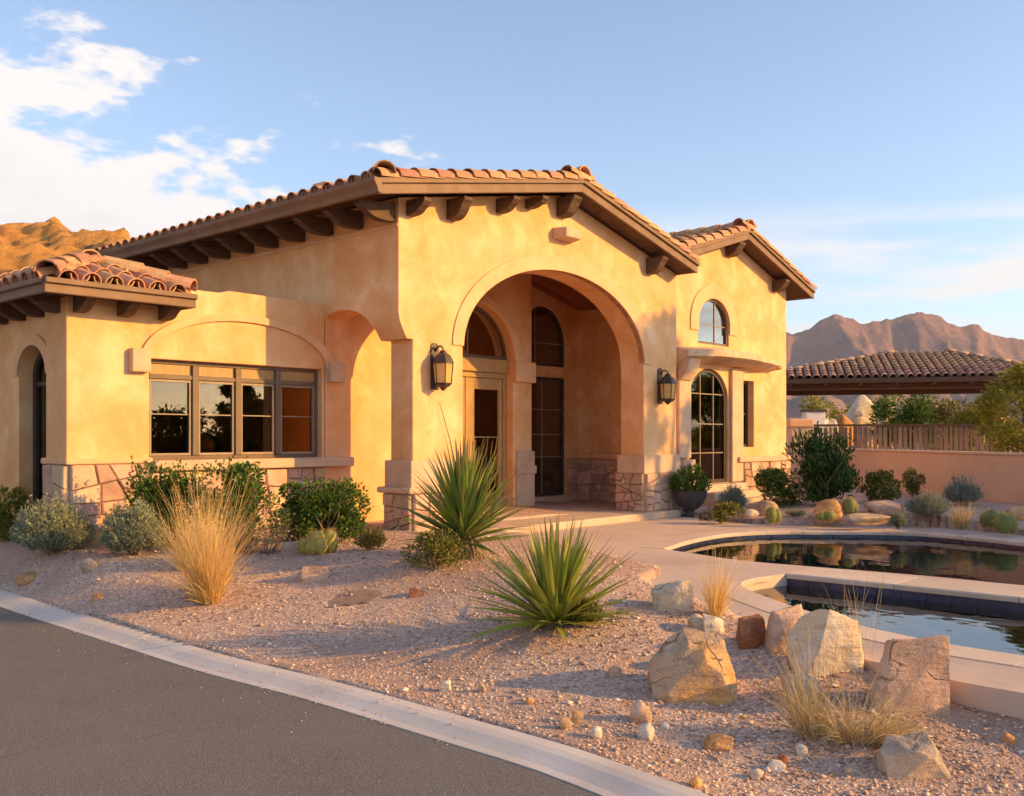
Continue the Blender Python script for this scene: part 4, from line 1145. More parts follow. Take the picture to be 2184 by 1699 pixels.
# larger tiles along the verge, turned down over the board, and the ridge
def verge(p0, up, n_, dy, parent=roof, step=0.335):
    up = Vector(up).normalized(); nr = Vector((0, 1, 0)).cross(up); nr = nr if nr.z > 0 else -nr
    for i in range(n_): place_tile(Vector(p0) + up * (i * step) + nr * (0.035 + rng.uniform(-0.004, 0.006)), up, nr, parent, CAPT, lift=R(3.5))


verge((ES - 0.02, DF + 0.03, roof_top(ES)), upL, 13, 0)
verge((RS + 0.02, DF + 0.03, roof_top(RS)), upR, 11, 0)
def ridge(p0, dr_, n_, step=0.36, me=CAPT, parent=roof, up=(0, 0, 1)):
    for i in range(n_): place_tile(Vector(p0) + Vector(dr_) * (i * step), dr_, up, parent, me, lift=R(2.5))


ridge((3.15, DF - 0.10, roof_top(3.15) + 0.10), (0, 1, 0), 10)
for q in (0.0,):                       # rounded end tile on the left corner
    place_tile((ES + 0.05, DF - 0.08, roof_top(ES) + 0.12), (0.55, 0.80, 0.06), (0, 0, 1), roof, CAPT, lift=R(4))
    place_tile((ES + 0.36, DF + 0.33, roof_top(ES) + 0.16), (0.55, 0.80, 0.06), (0, 0, 1), roof, CAPT, lift=R(4))

# right gable
DF2 = RD - 0.36; E1, E2 = 6.05, 12.05
def roof2(s): return 5.50 - 0.30 * abs(s - RC)
prof = [(E1, roof2(E1)), (RC, roof2(RC)), (E2, roof2(E2)), (E2, roof2(E2) - TH), (RC, roof2(RC) - TH), (E1, roof2(E1) - TH)]
mb = MB(); mb.slab(prof, FM, DF2, 7.2); mb.build('roof_deck', M['beam'], roof)
for a, b in ((E1 - 0.03, RC), (RC, E2 + 0.03)):
    board(a, b, roof2, 0.02, 0.19, DF2 - 0.045, DF2 - 0.003); board(a, b, roof2, 0.03, 0.07, DF2 - 0.085, DF2 - 0.047)
mb = MB(); mb.box((E2 + 0.003, DF2, roof2(E2) - 0.16), (E2 + 0.05, 7.2, roof2(E2) + 0.01)); mb.build('fascia', M['fascia'], house)
u1 = Vector((1, 0, 0.30)).normalized(); u2 = Vector((-1, 0, 0.30)).normalized()
slope(roof, (E1, DF2, roof2(E1)), (0, 1, 0), u1, 7.2, (RC - E1) / u1.x, lambda c, r, n: c < 2)
slope(roof, (E2, DF2, roof2(E2)), (0, 1, 0), u2, 7.2, (E2 - RC) / u1.x, lambda c, r, n: c < 2)
verge((E1 - 0.02, DF2 + 0.03, roof2(E1)), u1, 10, 0); verge((E2 + 0.02, DF2 + 0.03, roof2(E2)), u2, 10, 0)
ridge((RC, DF2 - 0.10, roof2(RC) + 0.10), (0, 1, 0), 8)

# wing hip roof
W0, W1, WF, WB = -4.32, -2.60, 1.17, 6.2; WH = 3.04; SLW = 0.42
WC = (W0 + W1) / 2; hw_ = (W1 - W0) / 2; WP = WH + SLW * hw_
mb = MB()
A = [(W0, WF, WH), (W1, WF, WH), (W1, WB, WH), (W0, WB, WH), (WC, WF + hw_, WP), (WC, WB, WP)]
B = [(x, y, z - 0.10) for x, y, z in A[:4]]
mb.add(A + B, [(0, 1, 4), (1, 2, 5, 4), (3, 0, 4, 5), (2, 3, 5), (6, 9, 8, 7), (0, 6, 7, 1), (1, 7, 8, 2), (2, 8, 9, 3), (3, 9, 6, 0)])
mb.build('roof_deck', M['beam'], roof)
for pts in ([(W0 - 0.05, WF - 0.05), (W1 + 0.05, WF - 0.003)], [(W1 + 0.003, WF), (W1 + 0.05, 4.0)], [(W0 - 0.05, WF), (W0 - 0.003, WB)]):
    (a, b), (c, e) = pts
    mb = MB(); mb.box((a, b, WH - 0.15), (c, e, WH + 0.01)); mb.build('fascia', M['fascia'], house, bevel=0.012)
    lip = 0.04
    mb = MB(); mb.box((a - (lip if c - a < 0.2 and a < WC else 0), b - (lip if e - b < 0.2 else 0), WH - 0.045), (c + (lip if c - a < 0.2 and a > WC else 0), e - 0.0, WH + 0.018)); mb.build('gutter_lip', M['fascia'], house, bevel=0.01)
uf = Vector((0, 1, SLW)).normalized(); ul = Vector((1, 0, SLW)).normalized(); ur = Vector((-1, 0, SLW)).normalized()
sl = hw_ / uf.y
slope(roof, (W0, WF, WH), (1, 0, 0), uf, W1 - W0, sl, lambda c, r, n: True, 0.262, 0.30, lim=lambda e, q: q * uf.y < min(e, W1 - W0 - e) + 0.02)
slope(roof, (W0, WF, WH), (0, 1, 0), ul, WB - WF, sl, lambda c, r, n: c < 9, 0.262, 0.30, lim=lambda e, q: q * uf.y < e + 0.02)
slope(roof, (W1, WF, WH), (0, 1, 0), ur, 4.0 - WF, sl, lambda c, r, n: c < 5, 0.262, 0.30, lim=lambda e, q: q * uf.y < e + 0.02)
for (cx_, dx) in ((W0, 1), (W1, -1)):
    dv = Vector((dx * hw_, hw_, WP - WH)); n_ = int(dv.length / 0.33)
    ridge((cx_ - dx * 0.02, WF - 0.02, WH + 0.075), dv.normalized(), n_, 0.33, up=Vector((0, 0, 1)) - dv.normalized() * dv.normalized().z)
ridge((WC, WF + hw_ - 0.05, WP + 0.06), (0, 1, 0), 10, 0.36)
rest_mesh('roof_tile_field', REST, M['tile'], roof)

# ------------------------------------------------------------------ wall lanterns
def lantern(s, h, label):
    t = root('wall_lantern', H2W(s, 0.0, h), label, 'lantern', 'lanterns on the porch pillars', rz=R(48))
    mb = MB(); mb.slab([(-0.075, -0.33), (0.075, -0.33), (0.075, 0.26), (0.045, 0.31), (-0.045, 0.31), (-0.075, 0.26)], FM, -0.02, 0.0); mb.build('back_plate', M['iron'], t, bevel=0.006)
    mb = MB(); mb.tube([(0, -0.02, 0.20), (0, -0.06, 0.255), (0, -0.12, 0.265), (0, -0.17, 0.235), (0, -0.175, 0.19)], 0.014, 8); mb.build('arm', M['iron'], t, smooth=True)
    c = -0.175
    def hexa(r, z, a0=0.0): return [(r * math.cos(a0 + i * math.pi / 3), c + r * math.sin(a0 + i * math.pi / 3), z) for i in range(6)]
    def loft(rings):
        m_ = MB(); vs = [p for r in rings for p in r]; n_ = len(rings); fs = [(i * 6 + j, i * 6 + (j + 1) % 6, (i + 1) * 6 + (j + 1) % 6, (i + 1) * 6 + j) for i in range(n_ - 1) for j in range(6)]
        fs += [tuple(range(6)), tuple((n_ - 1) * 6 + j for j in range(6))]; m_.add(vs, fs); return m_
    loft([hexa(0.155, 0.02), hexa(0.155, 0.035), hexa(0.105, 0.13), hexa(0.06, 0.16), hexa(0.045, 0.195), hexa(0.02, 0.205)]).build('cap', M['iron'], t)
    loft([hexa(0.125, -0.26), hexa(0.13, -0.245), hexa(0.10, -0.285), hexa(0.045, -0.315), hexa(0.02, -0.35)]).build('bottom_finial', M['iron'], t)
    for i in range(6):
        a, b = hexa(0.142, 0.02)[i], hexa(0.118, -0.25)[i]
        mb = MB(); mb.tube([a, b], 0.0095, 4); mb.build('cage_bar', M['iron'], t)
        a2, b2 = hexa(0.138, 0.02)[(i + 1) % 6], hexa(0.114, -0.25)[(i + 1) % 6]; a1, b1 = hexa(0.138, 0.02)[i], hexa(0.114, -0.25)[i]
        mb = MB(); mb.add([a1, a2, b2, b1], [(0, 1, 2, 3)]); mb.build('glass_pane', M['amber'], t)
    mb = MB(); mb.tube([(0, c, -0.26), (0, c, -0.10)], 0.025, 8); mb.build('candle', M['white'], t)
    return t


lantern(0.40, 2.29, 'black iron wall lantern on the left porch pillar')
lantern(5.97, 2.24, 'black iron wall lantern on the right porch pillar')

# things on the inside sill of the wide window
def ornament(s, label, prof, cat, name, loc_d=DW + 0.62, scale=1.0):
    mb = MB(); mb.lathe(prof, 16); return mb.build(name, M['frame_dark'], None, smooth=True, label=label, category=cat, loc=H2W(s, loc_d, 0.0) + Vector((0, 0, 0.62)))


mb = MB(); mb.box((-2.82, DW + 0.32, 0.54), (-0.32, DW + 0.85, 0.62)); mb.build('window_shelf', M['room'], house)
ornament(-1.85, 'dark rounded bowl of dried stems behind the second window light', [(0.0, 0), (0.10, 0.0), (0.16, 0.15), (0.22, 0.38), (0.30, 0.52), (0.27, 0.66), (0.12, 0.74), (0, 0.76)], 'bowl', 'bowl')
ornament(-1.02, 'small dark figurine behind the third window light', [(0, 0), (0.08, 0), (0.09, 0.3), (0.12, 0.42), (0.06, 0.50), (0.07, 0.56), (0.03, 0.62), (0, 0.63)], 'figurine', 'figurine')
ornament(-0.50, 'tall slim dark sculpture behind the rightmost window light', [(0, 0), (0.13, 0), (0.12, 0.40), (0.05, 0.46), (0.07, 0.60), (0.10, 0.78), (0.06, 0.88), (0.025, 0.96), (0.02, 1.10), (0, 1.12)], 'sculpture', 'sculpture')

# ------------------------------------------------------------------ rocks
def rock_mesh(name, w, dp, h, seed, cuts=9, detail=4, peak=0.0, soft=0.0, sub=4):
    """cuts >= 7: broken, faceted boulder from a convex hull; fewer: a worn round stone"""
    rng = random.Random(seed); bm = bmesh.new(); off = Vector((rng.uniform(0, 50), rng.uniform(0, 50), rng.uniform(0, 50)))
    if cuts >= 7:
        for sx_ in (-1, 1):
            for sy_ in (-1, 1):
                bm.verts.new((sx_ * rng.uniform(0.75, 1.0), sy_ * rng.uniform(0.75, 1.0), -0.6))
                t_ = 1 - peak * rng.uniform(0.5, 1.2); zt = rng.uniform(0.45, 1.0)
                bm.verts.new((sx_ * rng.uniform(0.45, 0.95) * t_ + 0.25 * peak * rng_sign(seed), sy_ * rng.uniform(0.4, 0.9) * t_, zt))
        for i in range(max(2, cuts - 4)):
            a = rng.uniform(0, 6.283); z = rng.uniform(-0.3, 0.6); r = rng.uniform(0.85, 1.12); bm.verts.new((r * math.cos(a), r * math.sin(a), z))
        res = bmesh.ops.convex_hull(bm, input=bm.verts[:])
        junk = list({g for g in res['geom_interior'] + res['geom_unused'] if isinstance(g, bmesh.types.BMVert)})
        bmesh.ops.delete(bm, geom=junk, context='VERTS')
        for _ in range(5):
            n_ = Vector((rng.gauss(0, 1), rng.gauss(0, 1), rng.gauss(0.35, 0.7))).normalized(); far_ = max(v.co.dot(n_) for v in bm.verts)
            rs = bmesh.ops.bisect_plane(bm, geom=bm.verts[:] + bm.edges[:] + bm.faces[:], plane_co=n_ * far_ * rng.uniform(0.70, 0.88), plane_no=n_, clear_outer=True)
            bmesh.ops.holes_fill(bm, edges=[e for e in bm.edges if e.is_boundary], sides=0)
        bmesh.ops.dissolve_limit(bm, angle_limit=R(8), verts=bm.verts[:], edges=bm.edges[:])
        bmesh.ops.bevel(bm, geom=bm.edges[:], offset=0.035, segments=2, profile=0.6, affect='EDGES', clamp_overlap=True)
        bmesh.ops.triangulate(bm, faces=bm.faces[:])
        for _ in range(2 if w < 0.25 else 3):
            bmesh.ops.subdivide_edges(bm, edges=[e for e in bm.edges if e.calc_length() > 0.09], cuts=1, use_grid_fill=True)
            bmesh.ops.triangulate(bm, faces=bm.faces[:])
        bm.normal_update()
        mv = [(v, v.normal.copy()) for v in bm.verts]
        for v, nn_ in mv:
            p = v.co
            v.co = p + nn_ * (0.06 * noise.noise(p * 1.5 + off) + 0.035 * noise.noise(p * 4.0 + off) + 0.008 * noise.noise(p * 11 + off) + 0.03 * (abs(noise.noise(p * 2.6 + off * 2)) - 0.3))
    else:
        bmesh.ops.create_icosphere(bm, subdivisions=sub, radius=1.0)
        planes = [(Vector((rng.gauss(0, 1), rng.gauss(0, 1), rng.gauss(0.1, 0.8))).normalized(), rng.uniform(0.55, 0.85)) for _ in range(cuts)]
        for v in bm.verts:
            p = v.co.copy()
            for n_, d_ in planes:
                q = p.dot(n_)
                if q > d_: p -= n_ * (q - d_) * (1 - soft)
            p += p.normalized() * (0.14 * noise.noise(p * 1.3 + off) + 0.06 * noise.noise(p * 3.1 + off) + 0.022 * noise.noise(p * 8 + off) + 0.010 * noise.noise(p * 19 + off))
            v.co = p
    xs = [v.co.x for v in bm.verts]; ys = [v.co.y for v in bm.verts]; zs = [v.co.z for v in bm.verts]
    sx = w / (max(xs) - min(xs)); sy = dp / (max(ys) - min(ys)); zlo = min(zs) * 0.55; sz = h / (max(zs) - zlo)
    cx_ = (max(xs) + min(xs)) / 2
    for v in bm.verts: v.co = Vector(((v.co.x - cx_) * sx, v.co.y * sy, (max(v.co.z, zlo * 1.4) - zlo) * sz))
    me = bpy.data.meshes.new(name); bm.to_mesh(me); bm.free(); me.shade_smooth()
    if cuts >= 7: me.set_sharp_from_angle(angle=R(24))
    return me


def rng_sign(seed): return 1 if seed % 2 else -1


def rock(name, box, mat, label, category, seed, depth=0.8, z=None, base=None, group=None, **kw):
    x0, y0, x1, y1 = box
    c = spot((x0 + x1) / 2, y1 - (y1 - y0) * 0.10) if z is None else at((x0 + x1) / 2, y1 - (y1 - y0) * 0.1, z)
    sc = c.y / F_PX; w, h = (x1 - x0) * sc, (y1 - y0) * sc * 0.98
    w = w * 1.0
    o = put(name, rock_mesh(name, w, w * depth, h * 1.06, seed, **kw), M[mat], None, label, category, group)
    o.location = (c.x, c.y + w * depth * 0.30, c.z - h * 0.06); return o


BO = 'boulders set in the gravel by the pool'
rock('boulder', (1386, 1362, 1580, 1508), 'rock_tan', 'angular tan boulder streaked orange, standing alone left of the dry grass', 'boulder', 3, 0.7, peak=0.5, cuts=9, group=BO)
rock('boulder', (1690, 1312, 1862, 1445), 'rock_pale', 'tall pale cream boulder behind the clump of dry grass', 'boulder', 8, 0.8, peak=0.40, cuts=8, group=BO)
rock('boulder', (1868, 1366, 2026, 1532), 'rock_pink', 'upright pinkish tan boulder at the right side of the dry grass', 'boulder', 21, 0.7, peak=0.22, cuts=8, group=BO)
rock('boulder', (1886, 1578, 2034, 1662), 'rock_grey', 'low lumpy grey boulder near the bottom right corner', 'boulder', 31, 0.8, peak=0.35, cuts=9, group=BO)
rock('boulder', (1573, 1322, 1642, 1384), 'rock_red', 'rust red boulder against the pool coping', 'boulder', 41, 0.9, cuts=8, group=BO)
rock('boulder', (1636, 1303, 1725, 1400), 'rock_pink', 'flat topped pink boulder between the rust red and pale cream boulders', 'boulder', 52, 0.9, cuts=8, group=BO)
rock('boulder', (1394, 1243, 1480, 1312), 'rock_pale', 'blocky cream boulder at the rounded end of the pool deck', 'boulder', 63, 0.8, cuts=12, group=BO)
rock('boulder', (1672, 1440, 1760, 1500), 'rock_grey', 'low grey rock lying flat just left of the dry grass', 'boulder', 64, 0.8, cuts=8, group=BO)
rock('boulder', (163, 1130, 219, 1172), 'rock_orange', 'small orange boulder between the two grey sage bushes', 'boulder', 71, 0.8, cuts=10)
rock('boulder', (1738, 1069, 1802, 1108), 'rock_orange', 'rounded orange boulder in the bed beyond the pool', 'boulder', 82, 0.8, cuts=4, soft=0.4)
rock('boulder', (1622, 1070, 1662, 1102), 'rock_tan', 'rounded tan boulder in front of the clipped green hedge ball', 'boulder', 83, 0.8, cuts=4, soft=0.4)
rock('boulder', (1583, 1088, 1620, 1106), 'rock_pale', 'pale flat boulder beside the blue grey sage near the bowl planter', 'boulder', 84, 0.8, cuts=4, soft=0.4)
rock('boulder', (1800, 1098, 1912, 1120), 'rock_grey', 'long flat grey slab of rock at the deck edge beyond the pool', 'boulder', 85, 0.5, cuts=6)
rock('boulder', (1848, 1070, 1935, 1098), 'rock_pink', 'broad low pink boulder below the sage by the garden wall', 'boulder', 86, 0.6, cuts=5, soft=0.3)
rock('boulder', (2150, 1082, 2205, 1112), 'rock_tan', 'tan boulder at the right edge behind the cushion cacti', 'boulder', 87, 0.8, cuts=5, soft=0.3)
rock('boulder', (596, 1158, 660, 1184), 'rock_grey', 'flat grey rock beside the tall golden grass', 'boulder', 88, 0.7, cuts=7)
ST = 'loose stones on the gravel'
for i, (bx_, mt, lb) in enumerate((
    ((1343, 1500, 1394, 1550), 'rock_pink', 'large rounded pinkish stone left of the two at lower centre right'),
    ((1360, 1548, 1399, 1584), 'rock_pale', 'smooth pale egg shaped stone just below the large rounded pinkish stone'),
    ((1219, 1519, 1246, 1547), 'rock_tan', 'round tan stone, upper right one of a close trio'),
    ((1193, 1534, 1221, 1559), 'rock_orange', 'round tan orange stone, left one of a close trio'),
    ((1254, 1553, 1286, 1578), 'rock_pale', 'round pale stone, lower right one of a close trio'),
    ((1503, 1573, 1568, 1602), 'rock_orange', 'flat ochre yellow stone pair below the angular tan boulder'),
    ((1700, 1590, 1726, 1616), 'rock_pale', 'white round stone left of the low grey boulder'),
    ((1658, 1613, 1682, 1636), 'rock_red', 'small brick red stone near the bottom right'),
    ((1640, 1626, 1676, 1648), 'rock_pale', 'white chipped stone touching the brick red stone'),
    ((2142, 1568, 2172, 1592), 'rock_orange', 'orange stone at the far right on bare gravel'),
    ((1298, 1424, 1328, 1446), 'rock_tan', 'tan oval stone between yucca and angular boulder'),
    ((936, 1454, 962, 1478), 'rock_pale', 'white round stone close to the kerb in the middle'),
    ((1018, 1461, 1036, 1479), 'rock_tan', 'small tan stone right of the white one near the kerb'),
    ((872, 1256, 905, 1276), 'rock_red', 'red brown broken stone lying left of the front yucca'),
    ((643, 1211, 703, 1241), 'rock_pink', 'pinkish tan rock half buried behind the brown patch'),
    ((166, 1194, 204, 1222), 'rock_grey', 'greyish round stone left of the tall golden grass'),
    ((26, 1224, 82, 1250), 'rock_orange', 'flat orange stone close to the kerb at the left edge'),
    ((193, 1266, 218, 1284), 'rock_orange', 'small yellow orange stone below the greyish round stone'),
    ((1996, 1452, 2034, 1478), 'rock_pale', 'pale stone tucked against the coping right of the upright boulder'),
    ((1470, 1314, 1512, 1346), 'rock_pale', 'pale oval stone right of the blocky cream boulder'),
    ((1500, 1316, 1548, 1356), 'rock_pale', 'long leaning cream stone at the foot of the small golden grass'),
    ((1600, 1644, 1632, 1664), 'rock_pale', 'pale chipped stone low in the foreground right of centre'),
    ((1470, 1662, 1500, 1682), 'rock_tan', 'tan stone nearest the kerb at the bottom right'),
    ((1800, 1640, 1826, 1656), 'rock_grey', 'small grey stone left of the low lumpy grey boulder'),
    ((1120, 1490, 1140, 1506), 'rock_orange', 'small orange stone in the open gravel below the front yucca'),
    ((440, 1270, 462, 1284), 'rock_tan', 'small tan stone left of the golden grass base'),
)):
    rock('stone', bx_, mt, lb, 'stone', 100 + i, 0.85, cuts=(6, 5, 8)[i % 3] if mt != 'rock_red' else 8, group=ST, soft=0.12, sub=3)

# irregular brown patch laid just above the gravel
c_ = spot(757, 1277); mb = MB(); n_ = 26; vs = [(c_.x, c_.y, float(gz0(c_.x, c_.y)) + 0.010)]
for i in range(n_):
    a_ = 6.2832 * i / n_; r_ = 0.25 + 0.16 * noise.noise((math.cos(a_) * 2, math.sin(a_) * 2, 5)); x_, y_ = c_.x + r_ * 0.95 * math.cos(a_), c_.y + r_ * 0.75 * math.sin(a_); vs.append((x_, y_, float(gz0(x_, y_)) + 0.006))
mb.add(vs, [(0, 1 + i, 1 + (i + 1) % n_) for i in range(n_)]); mb.build('brown_patch', M['soil'], smooth=True, kind='structure')

# gravel: loose pebbles
rg = np.random.default_rng(4)
def pebbles(n, rmin, rmax, ylo, yhi, name):
    # denser close to the camera
    yy_ = ylo * (yhi / ylo) ** rg.random(n); xx = (rg.random(n) * 1.10 - 0.55) * yy_
    kd = kerb_dist(xx, yy_); ok = (kd > 0.03) & ~in_poly(xx, yy_, PATIO)
    q = np.stack([xx - HO.x, yy_ - HO.y], -1); s_ = q @ np.array([UX.x, UX.y]); d_ = q @ np.array([VX.x, VX.y])
    ok &= ~((s_ > -3.9) & (d_ > 1.55)) & ~((s_ > -0.05) & (d_ > -0.05))
    xx, yy_ = xx[ok], yy_[ok]; m = len(xx); zz = gz0(xx, yy_)
    zz = zz + np.array([0.018 * noise.noise((a * 2.6, b * 2.6, 0)) for a, b in zip(xx, yy_)]) * sst(kd[ok], 0.05, 0.5)
    r = rmin * (rmax / rmin) ** (rg.random(m) ** 2.2)
    base = np.array([(1, 0, 0), (0, 1, 0), (-1, 0, 0), (0, -1, 0), (0, 0, 0.8), (0, 0, -0.6)], float)
    jit = 1 + 0.45 * (rg.random((m, 6, 3)) - 0.5); th = rg.random(m) * 6.283
    P = base[None] * jit * r[:, None, None] * np.stack([np.ones(m), 0.6 + 0.4 * rg.random(m), 0.45 + 0.4 * rg.random(m)], -1)[:, None, :]
    P = P + (rg.random((m, 6, 3)) - 0.5) * r[:, None, None] * 0.4
    c_, s2 = np.cos(th)[:, None], np.sin(th)[:, None]
    X = P[..., 0] * c_ - P[..., 1] * s2; Y = P[..., 0] * s2 + P[..., 1] * c_
    V = np.stack([X + xx[:, None], Y + yy_[:, None], P[..., 2] + zz[:, None] + r[:, None] * 0.15], -1).reshape(-1, 3)
    fb = np.array([(0, 1, 4), (1, 2, 4), (2, 3, 4), (3, 0, 4), (1, 0, 5), (2, 1, 5), (3, 2, 5), (0, 3, 5)])
    Fc = (fb[None] + (np.arange(m) * 6)[:, None, None]).reshape(-1, 3)
    put(name, np_mesh(name, V, Fc), M['pebbles'], label='loose pinkish tan gravel spread over the garden bed', category='gravel', kind='stuff')


pebbles(120000, 0.004, 0.018, 3.9, 19, 'gravel')
pebbles(3400, 0.014, 0.036, 3.9, 19, 'coarse_gravel')

def grit():
    m = 700; q = rg.random(m) * 9.5 + 6.0; off_ = np.where(rg.random(m) < 0.6, rg.random(m) * 0.30, 0.30 + rg.random(m) ** 2 * 1.2)
    px_ = np.interp(q, cum, kx); py_ = np.interp(q, cum, ky); ex_ = np.interp(q + 0.1, cum, kx) - px_; ey_ = np.interp(q + 0.1, cum, ky) - py_; L_ = np.hypot(ex_, ey_); nx_, ny_ = -ey_ / L_, ex_ / L_
    x_ = px_ - nx_ * off_; y_ = py_ - ny_ * off_; z_ = np.where(off_ < 0.285, np.interp(0.285 - off_, [p[0] for p in prof_k], [p[1] for p in prof_k]), 0.004)
    r = 0.0025 + 0.006 * rg.random(m) ** 2
    base = np.array([(1, 0, 0), (0, 1, 0), (-1, 0, 0), (0, -1, 0), (0, 0, 0.8), (0, 0, -0.6)], float); P = base[None] * r[:, None, None] * (0.7 + 0.6 * rg.random((m, 6, 1)))
    V = P + np.stack([x_, y_, z_ + r * 0.4], -1)[:, None]; fb = np.array([(0, 1, 4), (1, 2, 4), (2, 3, 4), (3, 0, 4), (1, 0, 5), (2, 1, 5), (3, 2, 5), (0, 3, 5)])
    put('road_grit', np_mesh('road_grit', V.reshape(-1, 3), (fb[None] + (np.arange(m) * 6)[:, None, None]).reshape(-1, 3)), M['pebbles'], label='fine grit strewn along the kerb and road edge', category='grit', kind='stuff')


prof_k = [(0.0, 0.006), (0.05, 0.014), (0.10, 0.030), (0.15, 0.048), (0.20, 0.058), (0.27, 0.062), (0.285, 0.056)]
grit()

# ------------------------------------------------------------------ plants
def leaf_cloud(centres, dirs, length, width, rg_, fold=0.25, curl=0.2):
    """leaf blades as folded quads: two tris each side; returns V, F"""
    m = len(centres); dirs = dirs / np.linalg.norm(dirs, axis=1, keepdims=True)
    rv = rg_.normal(size=(m, 3)); side = np.cross(dirs, rv); side /= np.linalg.norm(side, axis=1, keepdims=True) + 1e-9
    nr = np.cross(side, dirs); L = length * (0.7 + 0.6 * rg_.random(m))[:, None]; W = width * (0.7 + 0.6 * rg_.random(m))[:, None]
    a = centres; mid = centres + dirs * L * 0.5 + nr * L * curl * 0.3; tip = centres + dirs * L - nr * L * curl * 0.2
    l_ = mid + side * W * 0.5 + nr * W * fold; r_ = mid - side * W * 0.5 + nr * W * fold
    V = np.stack([a, l_, tip, r_], 1).reshape(-1, 3); F = np.arange(4 * m).reshape(-1, 4)
    return V, F


def blade_strips(base, dirs, length, width, rg_, droop=0.5, seg=5, taper=1.0, wob=0.0):
    """thin curved strips (grass) as quads"""
    m = len(base); d = dirs / np.linalg.norm(dirs, axis=1, keepdims=True)
    hor = np.cross(d, np.array([0, 0, 1.0]) + 1e-6); hor /= np.linalg.norm(hor, axis=1, keepdims=True) + 1e-9
    ang = rg_.random(m) * 6.283; vw = np.cross(hor, d); side = hor * np.cos(ang)[:, None] + vw * np.sin(ang)[:, None]
    L = length[:, None] if hasattr(length, '__len__') else np.full((m, 1), length)
    pts = []; p = base.copy(); dd_ = d.copy(); dr_ = droop * (0.4 + 1.2 * rg_.random(m))[:, None]
    wv = rg_.normal(size=(m, 3)) * wob
    for i in range(seg + 1):
        t = i / seg; w = width * (1 - taper * t) + 0.0006
        pts.append((p - side * w / 2, p + side * w / 2))
        dd_ = dd_ + np.array([0, 0, -1.0]) * dr_ / seg * (0.4 + 1.6 * t) + wv / seg; dd_ /= np.linalg.norm(dd_, axis=1, keepdims=True); p = p + dd_ * L / seg
    V = np.stack([q for pr in pts for q in pr], 1); n_ = V.shape[1]
    fb = np.array([(2 * i, 2 * i + 1, 2 * i + 3, 2 * i + 2) for i in range(seg)])
    F = (fb[None] + (np.arange(m) * n_)[:, None, None]).reshape(-1, 4)
    return V.reshape(-1, 3), F


def place(box, back=0.25, zoff=0.0):
    x0, y0, x1, y1 = box; p = spot((x0 + x1) / 2, y1 - (y1 - y0) * 0.04); sc = p.y / F_PX
    w, h = (x1 - x0) * sc, (y1 - y0) * sc
    p = p + Vector((0, w * back, 0)); p.z = float(gz0(p.x, p.y)) + zoff
    return p, w, h


def stems_mb(w, h, n, rng_, rad=0.008, spread=0.75, hh=0.8):
    mb = MB()
    for _ in range(n):
        a = rng_.uniform(0, 6.283); r = rng_.uniform(0.2, spread) * w / 2
        e = Vector((r * math.cos(a), r * math.sin(a), h * rng_.uniform(0.45, hh)))
        b = Vector((rng_.uniform(-0.04, 0.04) * w, rng_.uniform(-0.04, 0.04) * w, -0.03))
        mid = b.lerp(e, 0.5) + Vector((rng_.uniform(-0.1, 0.1) * w, rng_.uniform(-0.1, 0.1) * w, 0.05 * h))
        mb.tube([b, mid, e], [rad, rad * 0.7, rad * 0.35], 5)
    return mb


def bush(name, box, mat, label, category, seed, n=2600, leaf=0.06, lw=0.5, lumps=14, group=None, flat=0.55, upright=0.4, back=0.25, fill=0.55, sprout=0, depth=0.85):
    """leafy bush: leaves spread through overlapping clumps with gaps between them"""
    p, w, h = place(box, back); r_ = np.random.default_rng(seed); rng_ = random.Random(seed)
    t = root(name, p, label, category, group)
    cs = []
    for i in range(lumps):
        a = rng_.uniform(0, 6.283); q = math.sqrt(rng_.random()) * 0.80; zz = rng_.uniform(0.14, 0.84)
        k_ = math.sqrt(max(0.05, 1 - ((zz - 0.45) / 0.62) ** 2))
        cs.append((q * math.cos(a) * w / 2 * k_, q * math.sin(a) * w / 2 * k_ * depth, zz * h, rng_.uniform(0.10, 0.27)))
    cs = np.array(cs); pick = r_.integers(0, lumps, n); c = cs[pick]
    dv = r_.normal(size=(n, 3)); dv /= np.linalg.norm(dv, axis=1, keepdims=True)
    rad = (fill + (1 - fill) * r_.random(n))[:, None] * c[:, 3:4]
    P = c[:, :3] + dv * rad * np.array([w, w * depth, h * 1.15])
    lim = h * (0.93 + 0.12 * r_.random(n)); P[:, 2] = np.where(P[:, 2] > lim, lim - 0.1 * h * r_.random(n), np.maximum(P[:, 2], 0.02 * h + 0.05 * h * r_.random(n)))
    dirs = dv + np.array([0, 0, upright]) + 0.5 * r_.normal(size=(n, 3))
    V, F = leaf_cloud(P, dirs, leaf, leaf * lw, r_)
    if sprout:
        # shoots standing clear of the crown
        for i in range(sprout):
            a = rng_.uniform(0, 6.283); q = rng_.uniform(0.1, 0.8) * w / 2
            bse = np.array([q * math.cos(a), q * math.sin(a) * depth, h * 0.7]); top_ = bse + np.array([rng_.uniform(-0.06, 0.06), 0, h * rng_.uniform(0.25, 0.42)])
            m_ = 22; tt = r_.random(m_)[:, None]; pp = bse + (top_ - bse) * tt
            V2, F2 = leaf_cloud(pp, r_.normal(size=(m_, 3)) + np.array([0, 0, 0.6]), leaf, leaf * lw, r_)
            F = np.concatenate([F, F2 + len(V)]); V = np.concatenate([V, V2])
    put('foliage', np_mesh('foliage', V, F), M[mat], t)
    stems_mb(w, h, 9, rng_, 0.012 * max(0.5, min(w, 1.5))).build('stem', M['twig'], t)
    return t


